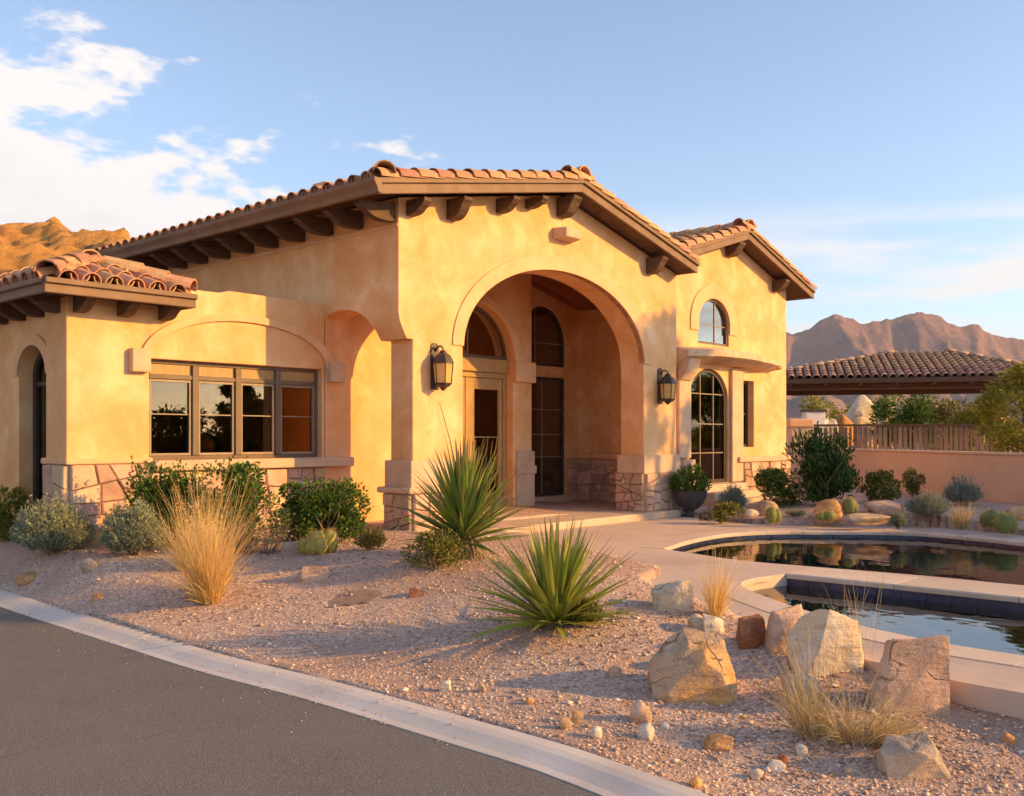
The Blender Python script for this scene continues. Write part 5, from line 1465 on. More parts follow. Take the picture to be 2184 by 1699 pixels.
def sage(name, box, mat, label, category, seed, n=420, group=None, leaves=16, back=0.25, spread=0.75, ll=0.035):
    """sage-like bush of upright sprigs"""
    p, w, h = place(box, back); r_ = np.random.default_rng(seed); rng_ = random.Random(seed)
    t = root(name, p, label, category, group)
    a = r_.random(n) * 6.283; el = np.arcsin(0.04 + 0.96 * r_.random(n) ** 0.9)
    rad = (0.82 + 0.22 * r_.random(n)) * (0.88 + 0.12 * np.sin(a * 3 + seed) * np.cos(el * 2 + seed))
    ex = np.cos(el) * np.cos(a) * w / 2 * rad; ey = np.cos(el) * np.sin(a) * w / 2 * 0.85 * rad
    ez = h * (0.10 + 0.90 * np.sin(el)) * rad * (0.92 + 0.16 * r_.random(n))
    E_ = np.stack([ex, ey, ez], -1); B_ = np.stack([ex * 0.38, ey * 0.38, ez * 0.22], -1)
    tt = 0.15 + 0.85 * r_.random((n, leaves)); C = B_[:, None] + (E_ - B_)[:, None] * tt[..., None]
    C[..., 2] += 0.10 * h * tt * (1 - np.sin(el))[:, None]
    C[..., 2] += 0.03 * h * r_.random((n, leaves))
    C = C.reshape(-1, 3); dr_ = np.repeat(E_ - B_, leaves, 0); dr_ /= np.linalg.norm(dr_, axis=1, keepdims=True)
    dirs = dr_ * 0.9 + 0.55 * r_.normal(size=C.shape) + np.array([0, 0, 0.35])
    V, F = leaf_cloud(C, dirs, ll * max(0.55, min(1.2, h / 0.5)), 0.010, r_, curl=0.1)
    put('foliage', np_mesh('foliage', V, F), M[mat], t)
    stems_mb(w, h, 26, rng_, 0.006, 0.85, 0.7).build('stem', M['twig'], t)
    return t


def grass(name, box, mat, label, category, seed, n=700, group=None, lean=0.45, droop=0.5, width=0.006, back=0.1, root_r=0.12, minlen=0.45, dirbias=(0, 0), z=None):
    p, w, h = place(box, back)
    if z is not None: p.z = z
    r_ = np.random.default_rng(seed)
    t = root(name, p, label, category, group)
    a = r_.random(n) * 6.283; q = np.sqrt(r_.random(n)); ns = 7; tuft = r_.integers(0, ns, n)
    ta = r_.random(ns) * 6.283; tr = root_r * w * np.sqrt(r_.random(ns)); tl = lean * (0.15 + 0.75 * r_.random(ns)); th_ = 0.72 + 0.36 * r_.random(ns)
    cx_, cy_ = tr * np.cos(ta), tr * np.sin(ta)
    base = np.stack([cx_[tuft] + 0.35 * q * np.cos(a) * root_r * w, cy_[tuft] + 0.35 * q * np.sin(a) * root_r * w, np.full(n, -0.01)], -1)
    le = 0.55 * lean * q + 0.10 * r_.random(n)
    dirs = np.stack([np.cos(a) * le + np.cos(ta)[tuft] * tl[tuft] + dirbias[0], np.sin(a) * le + np.sin(ta)[tuft] * tl[tuft] + dirbias[1], np.ones(n)], -1)
    stray = r_.random(n) < 0.07; dirs[:, :2] += (r_.normal(size=(n, 2)) * 0.7) * stray[:, None]
    L = h * (minlen + (1.08 - minlen) * r_.random(n) ** 0.9) * th_[tuft]
    V, F = blade_strips(base, dirs, L, width, r_, droop, 6, 0.9, 0.38)
    put('blade_tuft', np_mesh('blade_tuft', V, F), M[mat], t)['kind'] = 'stuff'
    # a few seed heads
    m = max(8, n // 11); a = r_.random(m) * 6.283; le = lean * r_.random(m)
    base = np.stack([0.5 * root_r * w * np.cos(a), 0.5 * root_r * w * np.sin(a), np.zeros(m)], -1)
    dirs = np.stack([np.cos(a) * le * 0.8 + dirbias[0], np.sin(a) * le * 0.8 + dirbias[1], np.ones(m)], -1)
    V, F = blade_strips(base, dirs, h * (0.95 + 0.22 * r_.random(m)), width * 0.7, r_, droop * 0.5, 6, 0.6, 0.2)
    put('seed_stalk', np_mesh('seed_stalk', V, F), M[mat], t)['kind'] = 'stuff'
    return t


def sword_mesh(L, W, bend, seed, seg=6):
    rng_ = random.Random(seed); vs = []; fs = []
    for i in range(seg + 1):
        t = i / seg; x = L * t; z = -bend * t * t; w = W * (0.75 + 0.6 * math.sin(math.pi * min(t * 1.2, 1)) * 0.6) * (1 - t ** 3.2) + 0.0012
        tw = 0.12 * math.sin(seed + t * 2)
        vs += [(x, -w, z + 0.35 * w), (x, 0, z), (x, w, z + 0.35 * w + tw * w)]
    for i in range(seg):
        b = i * 3; fs += [(b, b + 1, b + 4, b + 3), (b + 1, b + 2, b + 5, b + 4)]
    me = bpy.data.meshes.new('leaf'); me.from_pydata(vs, [], fs); me.shade_smooth(); return me


def yucca(name, box, mat, label, seed, n=120, dry=40, trunk=0.12, lowest=-12, stalk=False):
    p, w, h = place(box, 0.05); rng_ = random.Random(seed); t = root(name, p, label, 'yucca', 'yuccas in the gravel')
    L = 1.06 * max(h - trunk, w * 0.52)
    var = [sword_mesh(L, 0.021, b_, i) for i, b_ in enumerate((0.02, 0.07, 0.14, 0.05, 0.22))]
    dvar = [sword_mesh(L * 0.8, 0.012, b_, i + 9) for i, b_ in enumerate((0.3, 0.5, 0.4))]
    for m_ in var: m_.materials.append(M[mat])
    for m_ in dvar: m_.materials.append(M['lf_dry'])
    for i in range(n):
        f_ = (i + 0.5) / n; el = R(lowest + (88 - lowest) * (1 - (1 - f_) ** 1.15)); az_ = i * 2.39996 + rng_.uniform(-0.25, 0.25)
        o = put('leaf', rng_.choice(var[:2] if el > R(55) else var), None, t)
        o.rotation_euler = (rng_.uniform(-0.5, 0.5), -el + rng_.gauss(0, 0.06), az_); sc = rng_.uniform(0.78, 1.05) * (0.90 if el < R(20) else 1.0); o.scale = (sc, 1, sc)
        o.location = (0.03 * math.cos(az_), 0.03 * math.sin(az_), trunk * (0.35 + 0.65 * f_))
    for i in range(dry):
        az_ = rng_.uniform(0, 6.283); o = put('dry_leaf', rng_.choice(dvar), None, t); o.rotation_euler = (rng_.uniform(-0.8, 0.8), R(rng_.uniform(-4, 58)), az_); o.scale = (rng_.uniform(0.35, 0.75),) * 3
        o.location = (0.03 * math.cos(az_), 0.03 * math.sin(az_), trunk * rng_.uniform(0.3, 0.8))
    mb = MB(); mb.tube([(0, 0, -0.05), (0, 0, trunk * 0.5), (0, 0, trunk + 0.03)], [0.08, 0.075, 0.04], 10); mb.build('trunk', M['bark'], t)
    if stalk:
        mb = MB(); mb.tube([(0.02, 0.0, trunk), (-0.06, 0.02, h * 0.7), (-0.14, 0.03, h * 1.0), (-0.21, 0.03, h * 1.22), (-0.24, 0.02, h * 1.30), (-0.22, 0.02, h * 1.33)], [0.009, 0.008, 0.006, 0.005, 0.004, 0.002], 6); mb.build('flower_stalk', M['twig'], t)
        mb = MB()
        for i in range(9):
            x_ = 0.05 + 0.05 * i; a_ = rng_.uniform(-0.1, 0.1); mb.tube([(x_ * 0.6, a_, trunk), (x_ * 0.9 + 0.02, a_, h * rng_.uniform(0.92, 1.03))], [0.005, 0.003], 5)
        mb.build('seed_stalk', M['lf_olive'], t)
    return t


def cushion(name, box, label, category, seed, lobes, mat, back=0.2, spines=True, ribs=14):
    """clump of rounded ribbed cactus heads; lobes = (x, y, radius, height) as shares of the width"""
    p, w, h = place(box, back); t = root(name, p, label, category); r_ = np.random.default_rng(seed)
    for x, y, r, hh in lobes:
        mb = MB(); prof = [(math.sin(a) * r * w * (1.0), hh * h * 0.5 * (1 - math.cos(a))) for a in np.linspace(0.05, math.pi - 0.6, 12)][::-1]
        prof = [(math.sin(a) * r * w, hh * h * (0.48 - 0.52 * math.cos(a))) for a in np.linspace(0.02 * math.pi, math.pi * 0.995, 14)]
        sides = ribs * 2; vs = []; fs = []
        for R_, z_ in prof:
            for k_ in range(sides):
                q = R_ * (1.0 if k_ % 2 == 0 else 0.90); vs.append((x * w + q * math.cos(6.2832 * k_ / sides), y * w + q * math.sin(6.2832 * k_ / sides), z_))
        for i in range(len(prof) - 1):
            for k_ in range(sides): k2 = (k_ + 1) % sides; fs.append((i * sides + k_, i * sides + k2, (i + 1) * sides + k2, (i + 1) * sides + k_))
        mb.add(vs, fs); hd_ = mb.build('cactus_head', M[mat], t, smooth=True)
        if spines:
            m = 260; a = r_.random(m) * 6.283; a = np.round(a / 6.2832 * ribs) / ribs * 6.2832; e = r_.random(m) * 2.6 + 0.25
            pos = np.stack([x * w + np.sin(e) * r * w * np.cos(a), y * w + np.sin(e) * r * w * np.sin(a), hh * h * (0.48 - 0.52 * np.cos(e))], -1)
            dirs = pos - np.array([x * w, y * w, hh * h * 0.45]) + 0.03 * r_.normal(size=(m, 3))
            V, F = blade_strips(pos, dirs, 0.045 * np.ones(m), 0.0022, r_, 0.1, 2)
            put('spine', np_mesh('spine', V, F), M['straw'], hd_)['kind'] = 'stuff'
    return t


M['cactus'] = surf('cactus', (0.30, 0.27, 0.06), (0.44, 0.37, 0.09), 6, 0.6, 0.3, 60)
M['cactus_green'] = surf('cactus_green', (0.14, 0.17, 0.05), (0.23, 0.25, 0.075), 6, 0.6, 0.3, 60)

SB = 'grey sage bushes in the front bed'
sage('sage_bush', (6, 1064, 204, 1192), 'lf_sage', 'wide grey green sage bush at the left below the stone corner', 'sage bush', 201, 1300, group=SB, leaves=18, back=0.05)
sage('sage_bush', (203, 1070, 362, 1190), 'lf_sage', 'grey sage bush between orange boulder and tall golden grass', 'sage bush', 202, 1150, group=SB, leaves=18, back=0.05)
bush('leafy_bush', (-52, 1044, 46, 1172), 'lf_lime', 'yellow green leafy bush cut off by the left edge', 'bush', 203, 2200, 0.05, lumps=12)
HG = 'green shrubs under the wide window'
bush('green_shrub', (262, 1000, 440, 1176), 'lf_green', 'bright green leafy shrub rising left of the golden grass under the window', 'shrub', 204, 4600, 0.05, lumps=22, group=HG, sprout=5, back=0.0, depth=0.6)
bush('green_shrub', (430, 1000, 605, 1174), 'lf_green', 'green shrub with upright shoots behind the golden grass under the window', 'shrub', 205, 4200, 0.05, lumps=20, group=HG, sprout=6, back=0.0, depth=0.7)
bush('green_shrub', (580, 1032, 796, 1164), 'lf_green', 'wide dense green hedge shrub near the side arch', 'shrub', 206, 7000, 0.05, lumps=30, group=HG, sprout=2, back=0.0, depth=0.6)
sage('heather', (608, 1090, 702, 1160), 'lf_pink', 'dusty pink heather clump in front of the wide green hedge', 'heather', 207, 300, leaves=12, ll=0.03)
cushion('cushion_cactus', (634, 1134, 712, 1186), 'cluster of golden round cactus heads before the pink heather', 'cactus', 208, ((0.0, 0.0, 0.30, 0.95), (-0.34, -0.08, 0.17, 0.62), (0.36, 0.06, 0.22, 0.98), (-0.08, -0.22, 0.2, 0.6), (0.14, -0.2, 0.2, 0.72)), 'cactus')
sage('low_shrub', (742, 1118, 832, 1178), 'lf_olive', 'small olive shrub with dry tips left of the porch pillar', 'shrub', 209, 260, leaves=12)
GG = 'golden grass clumps'
grass('golden_grass', (362, 1040, 536, 1292), 'straw', 'large tall golden grass clump in the middle of the front bed', 'grass clump', 210, 1050, GG, 0.33, 0.26, 0.0055, 0.05, 0.22, minlen=0.22)
grass('golden_grass', (345, 1062, 470, 1225), 'straw', 'golden grass clump just behind the largest one', 'grass clump', 211, 420, GG, 0.36, 0.26, 0.0055, 0.1, 0.24, minlen=0.25)
grass('dry_stray_grass', (468, 1090, 620, 1190), 'lf_pink', 'loose brownish grass right behind the large golden clump', 'grass clump', 212, 260, GG, 0.6, 0.4, 0.005, 0.1, 0.2)
bush('ground_cover', (838, 1140, 1010, 1232), 'lf_olive', 'low dark olive groundcover under the rear yucca', 'groundcover', 213, 2600, 0.035, lumps=18, upright=0.2)
yucca('yucca', (868, 948, 1108, 1200), 'yucca', 'tall rear yucca with dry skirt before the porch pillar', 31, 190, 120, 0.36, 10, True)
yucca('yucca', (1025, 1122, 1345, 1352), 'yucca_lime', 'wide low front yucca with yellow edged leaves on the gravel', 32, 160, 16, 0.06, 6)
sage('low_shrub', (1190, 1275, 1300, 1345), 'lf_olive', 'small fine leaved olive plant growing at the foot of the front yucca', 'shrub', 214, 300, leaves=14)
grass('golden_grass', (1488, 1190, 1562, 1322), 'straw', 'small golden grass clump beside the pool deck', 'grass clump', 215, 300, GG, 0.45, 0.3, 0.005, 0.05, 0.14)
grass('dry_grass', (1650, 1372, 1830, 1580), 'straw_dull', 'dry pale grass clump leaning left between the cream boulder and gravel', 'grass clump', 216, 240, GG, 0.42, 0.35, 0.0045, 0.0, 0.13, minlen=0.3, dirbias=(-0.14, 0))
grass('dry_grass', (1730, 1425, 1960, 1590), 'straw_dull', 'large dry grass tussock sprawling before the upright pinkish boulder', 'grass clump', 217, 620, GG, 1.2, 1.25, 0.0045, 0.0, 0.2, minlen=0.3, dirbias=(0.35, -0.25))
grass('dry_grass', (1790, 1240, 1900, 1420), 'straw_dull', 'sparse tall dry stalks standing up in front of the lower pool', 'grass clump', 218, 60, GG, 0.35, 0.2, 0.004, 0.1, 0.3)

# fallen leaves and straw under the plants
r_ = np.random.default_rng(77); pts = []
for px, py, rad_, m in ((105, 1180, 0.7, 60), (285, 1180, 0.6, 60), (440, 1285, 0.6, 160), (650, 1185, 1.0, 140), (760, 1178, 0.5, 50), (985, 1205, 0.8, 200), (1185, 1345, 0.7, 160), (1780, 1560, 0.6, 160), (1900, 1560, 0.6, 100), (1525, 1320, 0.4, 60), (1100, 1420, 2.0, 60), (1500, 1560, 1.4, 60)):
    c = spot(px, py); a = r_.random(m) * 6.283; q = rad_ * np.sqrt(r_.random(m)); pts.append(np.stack([c.x + q * np.cos(a), c.y + q * np.sin(a)], -1))
pts = np.concatenate(pts); kd_ = kerb_dist(pts[:, 0], pts[:, 1]); pts = pts[(kd_ > 0.02) & ~in_poly(pts[:, 0], pts[:, 1], PATIO)]
zz_ = gz0(pts[:, 0], pts[:, 1]) + 0.02; C_ = np.column_stack([pts, zz_]); dr_ = r_.normal(size=C_.shape) * np.array([1, 1, 0.15])
V, F = leaf_cloud(C_, dr_, 0.055, 0.010, r_, curl=0.25); put('leaf_litter', np_mesh('leaf_litter', V, F), M['lf_dry'], label='dry fallen leaves and straw scattered below the plants', category='leaf litter', kind='stuff')

# planter bowl
pb = H2W(7.15, -0.85, 0); pbz = float(gz0(pb.x, pb.y))
pc = at(1472, 1102, DECK); pc.z = DECK
t = root('bowl_planter', pc, 'dark grey bowl planter on a foot beside the right porch pillar', 'planter')
sc = pc.y / F_PX; pr_ = 36 * sc; ph_ = 56 * sc
mb = MB(); mb.lathe([(0, 0), (pr_ * 0.55, 0), (pr_ * 0.55, ph_ * 0.06), (pr_ * 0.28, ph_ * 0.14), (pr_ * 0.26, ph_ * 0.24), (pr_ * 0.55, ph_ * 0.34), (pr_ * 0.82, ph_ * 0.55), (pr_ * 0.96, ph_ * 0.80), (pr_ * 1.0, ph_ * 0.97), (pr_ * 1.02, ph_), (pr_ * 0.93, ph_), (pr_ * 0.88, ph_ * 0.85), (0, ph_ * 0.82)], 32); mb.build('bowl', M['pot'], t, smooth=True)
mb = MB(); mb.lathe([(pr_ * 0.90, ph_ * 0.90), (pr_ * 0.5, ph_ * 0.93), (0, ph_ * 0.94)], 24); mb.build('soil', M['soil'], t, smooth=True)
r_ = np.random.default_rng(300)
t2 = root('potted_plant', (pc.x, pc.y, pc.z + ph_ * 0.92), 'green leafy plant growing in the dark bowl planter', 'plant')
n = 900; a = r_.random(n) * 6.283; q = np.sqrt(r_.random(n)); hh = 56 * sc
P = np.stack([q * np.cos(a) * pr_ * 1.12, q * np.sin(a) * pr_ * 1.1, hh * (0.05 + 0.95 * r_.random(n)) * (1 - 0.55 * q ** 2)], -1)
V, F = leaf_cloud(P, np.stack([np.cos(a) * q, np.sin(a) * q, 0.5 + r_.random(n)], -1) + 0.5 * r_.normal(size=(n, 3)), 0.085, 0.035, r_)
put('foliage', np_mesh('foliage', V, F), M['lf_green'], t2); stems_mb(pr_ * 2, hh, 10, random.Random(3), 0.008).build('stem', M['twig'], t2)

# bed beyond the pool
sage('sage_bush', (1532, 1030, 1604, 1092), 'lf_blue', 'blue grey sage bush right of the bowl planter', 'sage bush', 301, 420, leaves=14)
bush('ground_cover', (1494, 1076, 1592, 1116), 'lf_olive', 'low spreading green plant at the deck edge below the blue grey sage', 'groundcover', 302, 1200, 0.05, lumps=12, upright=0.2)
bush('hedge_ball', (1612, 1006, 1724, 1086), 'lf_green', 'clipped round bright green hedge ball by the right block', 'hedge', 303, 4200, 0.05, lumps=22, fill=0.7, sprout=2)
bush('evergreen_shrub', (1698, 930, 1858, 1088), 'lf_deep', 'tall dark green shrub with upright shoots before the garden wall', 'shrub', 304, 5200, 0.13, 0.22, lumps=24, upright=1.6, fill=0.5, sprout=7)
cushion('barrel_cactus', (1630, 1082, 1672, 1118), 'upright green barrel cactus in front of the rounded tan boulder', 'cactus', 305, ((-0.1, 0, 0.30, 0.95), (0.25, 0.1, 0.22, 0.8)), 'cactus_green')
cushion('cushion_cactus', (1740, 1092, 1790, 1114), 'yellow green cushion cactus before the orange boulder', 'cactus', 306, ((-0.22, 0, 0.24, 0.8), (0.12, 0, 0.30, 1.0)), 'cactus_green')
sage('low_shrub', (1672, 1086, 1730, 1104), 'lf_blue', 'low pale blue grey mat plant between barrel cactus and orange boulder', 'shrub', 307, 180, leaves=12)
cushion('barrel_cactus', (1796, 1064, 1832, 1100), 'olive rounded cactus right behind the orange boulder', 'cactus', 308, ((0, 0, 0.42, 1.0), (0.3, -0.1, 0.2, 0.7)), 'cactus_green')
bush('olive_bush', (1846, 1012, 1930, 1076), 'lf_olive', 'olive yellow bush against the garden wall right of the tall dark shrub', 'bush', 309, 1900, 0.06, lumps=14, sprout=7)
bush('olive_bush', (1928, 1000, 1978, 1064), 'lf_olive', 'small upright olive bush beside the wall, farther right', 'bush', 310, 1000, 0.07, 0.3, lumps=8, upright=1.5)
sage('sage_bush', (1938, 1050, 2044, 1110), 'lf_blue', 'broad blue grey sage bush in the bed beyond the pool', 'sage bush', 311, 700, leaves=16)
sage('sage_bush', (2016, 1014, 2114, 1084), 'lf_blue', 'dark spiky grey bush against the garden wall', 'sage bush', 312, 520, leaves=14)
grass('golden_grass', (2026, 1074, 2088, 1132), 'straw_dull', 'short golden grass tuft in the bed beyond the pool', 'grass clump', 313, 420, GG, 0.5, 0.35, 0.007, 0.1, 0.3)
sage('sage_bush', (1898, 1090, 1942, 1128), 'lf_sage', 'small round grey green cushion bush at the deck edge beyond the pool', 'sage bush', 314, 380, leaves=12)
cushion('cushion_cactus', (2096, 1088, 2140, 1128), 'green round cactus left of the pair at the right edge', 'cactus', 315, ((0, 0, 0.42, 0.95), (-0.25, 0.1, 0.24, 0.75)), 'cactus_green')
cushion('cushion_cactus', (2122, 1096, 2176, 1140), 'large pale green ribbed cactus at the right edge of the deck', 'cactus', 316, ((-0.05, 0, 0.40, 1.0), (0.3, 0.05, 0.22, 0.85)), 'cactus_green')

# ------------------------------------------------------------------ garden wall, fence, pavilion
WT = 1.43
wp = [Vector((9.9, 12.0)), Vector((9.15, 16.2)), Vector((8.75, 20.5)), Vector((8.5, 24.6)), Vector((5.6, 25.2))]
def wall_run(a, b, z0, z1, th, mb):
    e = (b - a).normalized(); n_ = Vector((-e.y, e.x)) * th / 2
    mb.add([(*(a - n_), z0), (*(b - n_), z0), (*(b + n_), z0), (*(a + n_), z0), (*(a - n_), z1), (*(b - n_), z1), (*(b + n_), z1), (*(a + n_), z1)], [(0, 3, 2, 1), (4, 5, 6, 7), (0, 1, 5, 4), (1, 2, 6, 5), (2, 3, 7, 6), (3, 0, 4, 7)])


gw = root('garden_wall', (0, 0, 0), 'low tan stucco wall closing the garden beyond the pool', 'wall')
def ribbon(pts, z0, z1, th):
    n = len(pts); L_, R_ = [], []
    for i, p in enumerate(pts):
        e1 = (pts[min(i + 1, n - 1)] - pts[i - 1 if i else 0]).normalized(); nn_ = Vector((-e1.y, e1.x)) * th / 2; L_.append(p + nn_); R_.append(p - nn_)
    vs = [(*p, z) for z in (z0, z1) for p in L_ + R_]; m = 2 * n; fs = []
    for i in range(n - 1):
        fs += [(i, i + 1, m + i + 1, m + i), (n + i + 1, n + i, m + n + i, m + n + i + 1), (m + i, m + i + 1, m + n + i + 1, m + n + i), (i + 1, i, n + i, n + i + 1)]
    fs += [(0, m, m + n, n), (n - 1, 2 * n - 1, m + 2 * n - 1, m + n - 1)]
    mb = MB(); mb.add(vs, fs); return mb


ribbon(smooth_open(wp[:4], 6) + [wp[4]], -0.2, WT - 0.05, 0.25).build('wall_body', M['wall_tan'], gw)
ribbon(smooth_open(wp[:4], 6) + [wp[4]], WT - 0.05, WT, 0.31).build('wall_cap', M['wall_tan'], gw, bevel=0.015)
pier = root('gate_pier', (7.72, 26.3, 0), 'tan stucco pier between the house and the picket fence', 'pier')
mb = MB(); mb.box((-0.26, -0.25, -0.2), (0.26, 0.25, 1.98)); mb.build('shaft', M['wall_tan'], pier, bevel=0.02)
mb = MB(); mb.box((-0.32, -0.31, 1.981), (0.32, 0.31, 2.20)); mb.build('pier_cap', M['trim'], pier, bevel=0.03)
fence = root('picket_fence', (0, 0, 0), 'brown wooden picket fence beyond the garden wall', 'fence')
fa, fb_ = Vector((8.02, 26.4)), Vector((13.9, 25.6)); fd = (fb_ - fa); rng = random.Random(9); npk = 46
for i in range(npk):
    p = fa + fd * ((i + 0.5) / npk); w_ = 0.050 if i % 4 else 0.03
    mb = MB(); mb.box((-w_, -0.012, 0.30), (w_, 0.012, 1.985 + rng.uniform(-0.012, 0.012))); o = mb.build('picket', M['picket'], fence, loc=(p.x, p.y, 0)); o.rotation_euler = (0, 0, math.atan2(fd.y, fd.x) + rng.gauss(0, 0.01))
mb = MB(); wall_run(fa, fb_, 2.0, 2.06, 0.09, mb); mb.build('top_rail', M['beam'], fence)
mb = MB(); wall_run(fa + Vector((0, 0.035)), fb_ + Vector((0, 0.035)), 0.5, 0.58, 0.04, mb); mb.build('bottom_rail', M['picket'], fence)

# pavilion with tiled hip roof
pav = root('pavilion', (13.2, 34.6, 0.3), 'open garden pavilion with dull tiled hip roof beyond the fence', 'pavilion', rz=R(-14))
hx, hy_ = 5.0, 3.4; eh = 3.32; pk = 4.42 - 0.3 + 0.25; rl = 0.9
mb = MB(); A = [(-hx, -hy_, eh), (hx, -hy_, eh), (hx, hy_, eh), (-hx, hy_, eh), (1.2 - rl, 0, pk), (1.2 + rl, 0, pk)]; B = [(x, y, z - 0.12) for x, y, z in A[:4]]
mb.add(A + B, [(0, 1, 5, 4), (1, 2, 5), (2, 3, 4, 5), (3, 0, 4), (6, 9, 8, 7), (0, 6, 7, 1), (1, 7, 8, 2), (2, 8, 9, 3), (3, 9, 6, 0)]); proof = mb.build('roof', M['beam'], pav)
PREST = []
cz = pk - eh
upf = Vector((0, hy_, cz)).normalized(); lenf = math.hypot(hy_, cz)
def limf(e, q):
    f_ = q / lenf; return e > f_ * (hx + 1.2 - rl) - 0.05 and e < 2 * hx - f_ * (hx - 1.2 - rl) + 0.05
slope(proof, (-hx, -hy_, eh), (1, 0, 0), upf, 2 * hx, lenf, lambda c, r, n: r < 3, 0.262, 0.36, TDULL, PREST, limf, pans=False)
upl = Vector((hx + 1.2 - rl, 0, cz)).normalized()
slope(proof, (-hx, -hy_, eh), (0, 1, 0), upl, 2 * hy_, (hx + 1.2 - rl) / upl.x, lambda c, r, n: False, 0.262, 0.36, TDULL, PREST, lambda e, q: abs(e - hy_) < hy_ * (1 - q * upl.x / (hx + 1.2 - rl)) + 0.05, pans=False)
upr = Vector((-(hx - 1.2 - rl), 0, cz)).normalized()
slope(proof, (hx, -hy_, eh), (0, 1, 0), upr, 2 * hy_, (hx - 1.2 - rl) / -upr.x, lambda c, r, n: False, 0.262, 0.36, TDULL, PREST, lambda e, q: abs(e - hy_) < hy_ * (1 - q * -upr.x / (hx - 1.2 - rl)) + 0.05, pans=False)
rest_mesh('roof_tile_field', PREST, M['tile_dull'], proof)
mb = MB(); mb.box((-hx - 0.05, -hy_ - 0.05, eh - 0.14), (hx + 0.05, -hy_ - 0.003, eh + 0.01)); mb.box((-hx - 0.05, -hy_ - 0.003, eh - 0.14), (-hx - 0.003, hy_, eh + 0.01)); mb.box((hx + 0.003, -hy_ - 0.003, eh - 0.14), (hx + 0.05, hy_, eh + 0.01)); mb.build('fascia', M['beam'], pav)
for y in (-hy_ + 0.9, hy_ - 0.9):
    mb = MB(); mb.box((-hx + 0.5, y - 0.11, eh - 0.29), (hx - 0.5, y + 0.11, eh - 0.121)); mb.build('beam', M['beam'], pav, bevel=0.015)
    for x in (-hx + 1.0, hx - 1.0):
        mb = MB(); mb.box((x - 0.12, y - 0.12, -0.2), (x + 0.12, y + 0.12, eh - 0.291)); mb.build('post', M['beam'], pav, bevel=0.015)
for i in range(9):
    x = -hx + 0.6 + i * (2 * hx - 1.2) / 8; mb = MB(); mb.box((x - 0.05, -hy_ + 0.02, eh - 0.20), (x + 0.05, -hy_ + 1.4, eh - 0.122)); mb.build('rafter_tail', M['beam'], pav)


# ------------------------------------------------------------------ trees and far things
def tree(name, loc, hgt, wid, mat, label, seed, n=6000, leaf=0.16, lw=0.4, trunk_h=0.35, limbs=9, lumps=24, group=None, category='tree', droop=0.0, dense=0.5, radius=None):
    r_ = np.random.default_rng(seed); rng_ = random.Random(seed); t = root(name, loc, label, category, group)
    mb = MB(); th_ = hgt * trunk_h; tr_ = radius or 0.05 * hgt ** 0.8
    base = Vector((0, 0, -0.1)); top_ = Vector((rng_.uniform(-0.1, 0.1) * hgt, rng_.uniform(-0.1, 0.1) * hgt, th_))
    mb.tube([base, base.lerp(top_, 0.5) + Vector((0.03 * hgt, 0, 0)), top_], [tr_, tr_ * 0.8, tr_ * 0.65], 9)
    cs = []
    for i in range(lumps):
        a = rng_.uniform(0, 6.283); u_ = rng_.uniform(0.0, 1.0); q = math.sqrt(rng_.random()) * 0.85
        zz = th_ * 0.8 + (hgt - th_ * 0.8) * (0.10 + 0.80 * u_); k_ = math.sqrt(max(0.08, 1 - ((u_ - 0.42) / 0.66) ** 2))
        cs.append((q * k_ * wid / 2 * math.cos(a), q * k_ * wid / 2 * math.sin(a), zz, rng_.uniform(0.10, 0.20) * wid))
    for i in range(min(limbs, lumps)):
        e = Vector(cs[i][:3]); m_ = top_.lerp(e, 0.5) + Vector((0, 0, 0.06 * hgt)); mb.tube([top_ - Vector((0, 0, 0.05)), m_, e], [tr_ * 0.5, tr_ * 0.3, tr_ * 0.1], 6)
    mb.build('trunk', M['bark'], t)
    cs = np.array(cs); c = cs[r_.integers(0, lumps, n)]; dv = r_.normal(size=(n, 3)); dv /= np.linalg.norm(dv, axis=1, keepdims=True)
    P = c[:, :3] + dv * (dense + (1 - dense) * r_.random(n))[:, None] * c[:, 3:4] * np.array([1, 1, 0.85])
    V, F = leaf_cloud(P, dv + 0.8 * r_.normal(size=(n, 3)) + np.array([0, 0, 0.2 - droop]), leaf, leaf * lw, r_)
    put('crown', np_mesh('crown', V, F), M[mat], t); return t


def gpt(px, dist): return Vector(((px - CX) / F_PX * dist, dist, float(gz0((px - CX) / F_PX * dist, dist))))


tree('palo_verde', gpt(2150, 22.5) + Vector((0.6, 0, 0)), 3.0, 2.6, 'lf_lime', 'yellow green feathery tree at the right edge behind the garden wall', 401, 17000, 0.14, 0.22, 0.2, 10, 34, dense=0.25)
BT = 'trees and bushes beyond the picket fence'
tree('round_tree', gpt(1935, 40), 3.3, 2.9, 'lf_green', 'round green tree under the pavilion roof behind the fence', 402, 5000, 0.20, 0.3, 0.22, 8, 22, BT)
tree('bushy_tree', gpt(2020, 46), 2.9, 3.2, 'lf_olive', 'olive bushy tree right of the round green one behind the fence', 403, 4200, 0.20, 0.3, 0.22, 8, 20, BT)
tree('bushy_tree', gpt(1755, 44), 3.0, 2.6, 'lf_lime', 'yellow green bush left of the golden rocks behind the fence', 404, 3000, 0.2, 0.3, 0.2, 7, 16, BT)
tree('bushy_tree', gpt(2080, 39), 2.8, 2.6, 'lf_lime', 'yellow green bush beside the pavilion post behind the fence', 405, 3200, 0.2, 0.3, 0.2, 7, 16, BT)
tree('bushy_tree', gpt(1850, 52), 3.0, 3.6, 'lf_olive', 'hazy olive tree far behind the golden rocks', 406, 3400, 0.24, 0.3, 0.2, 7, 18, BT)
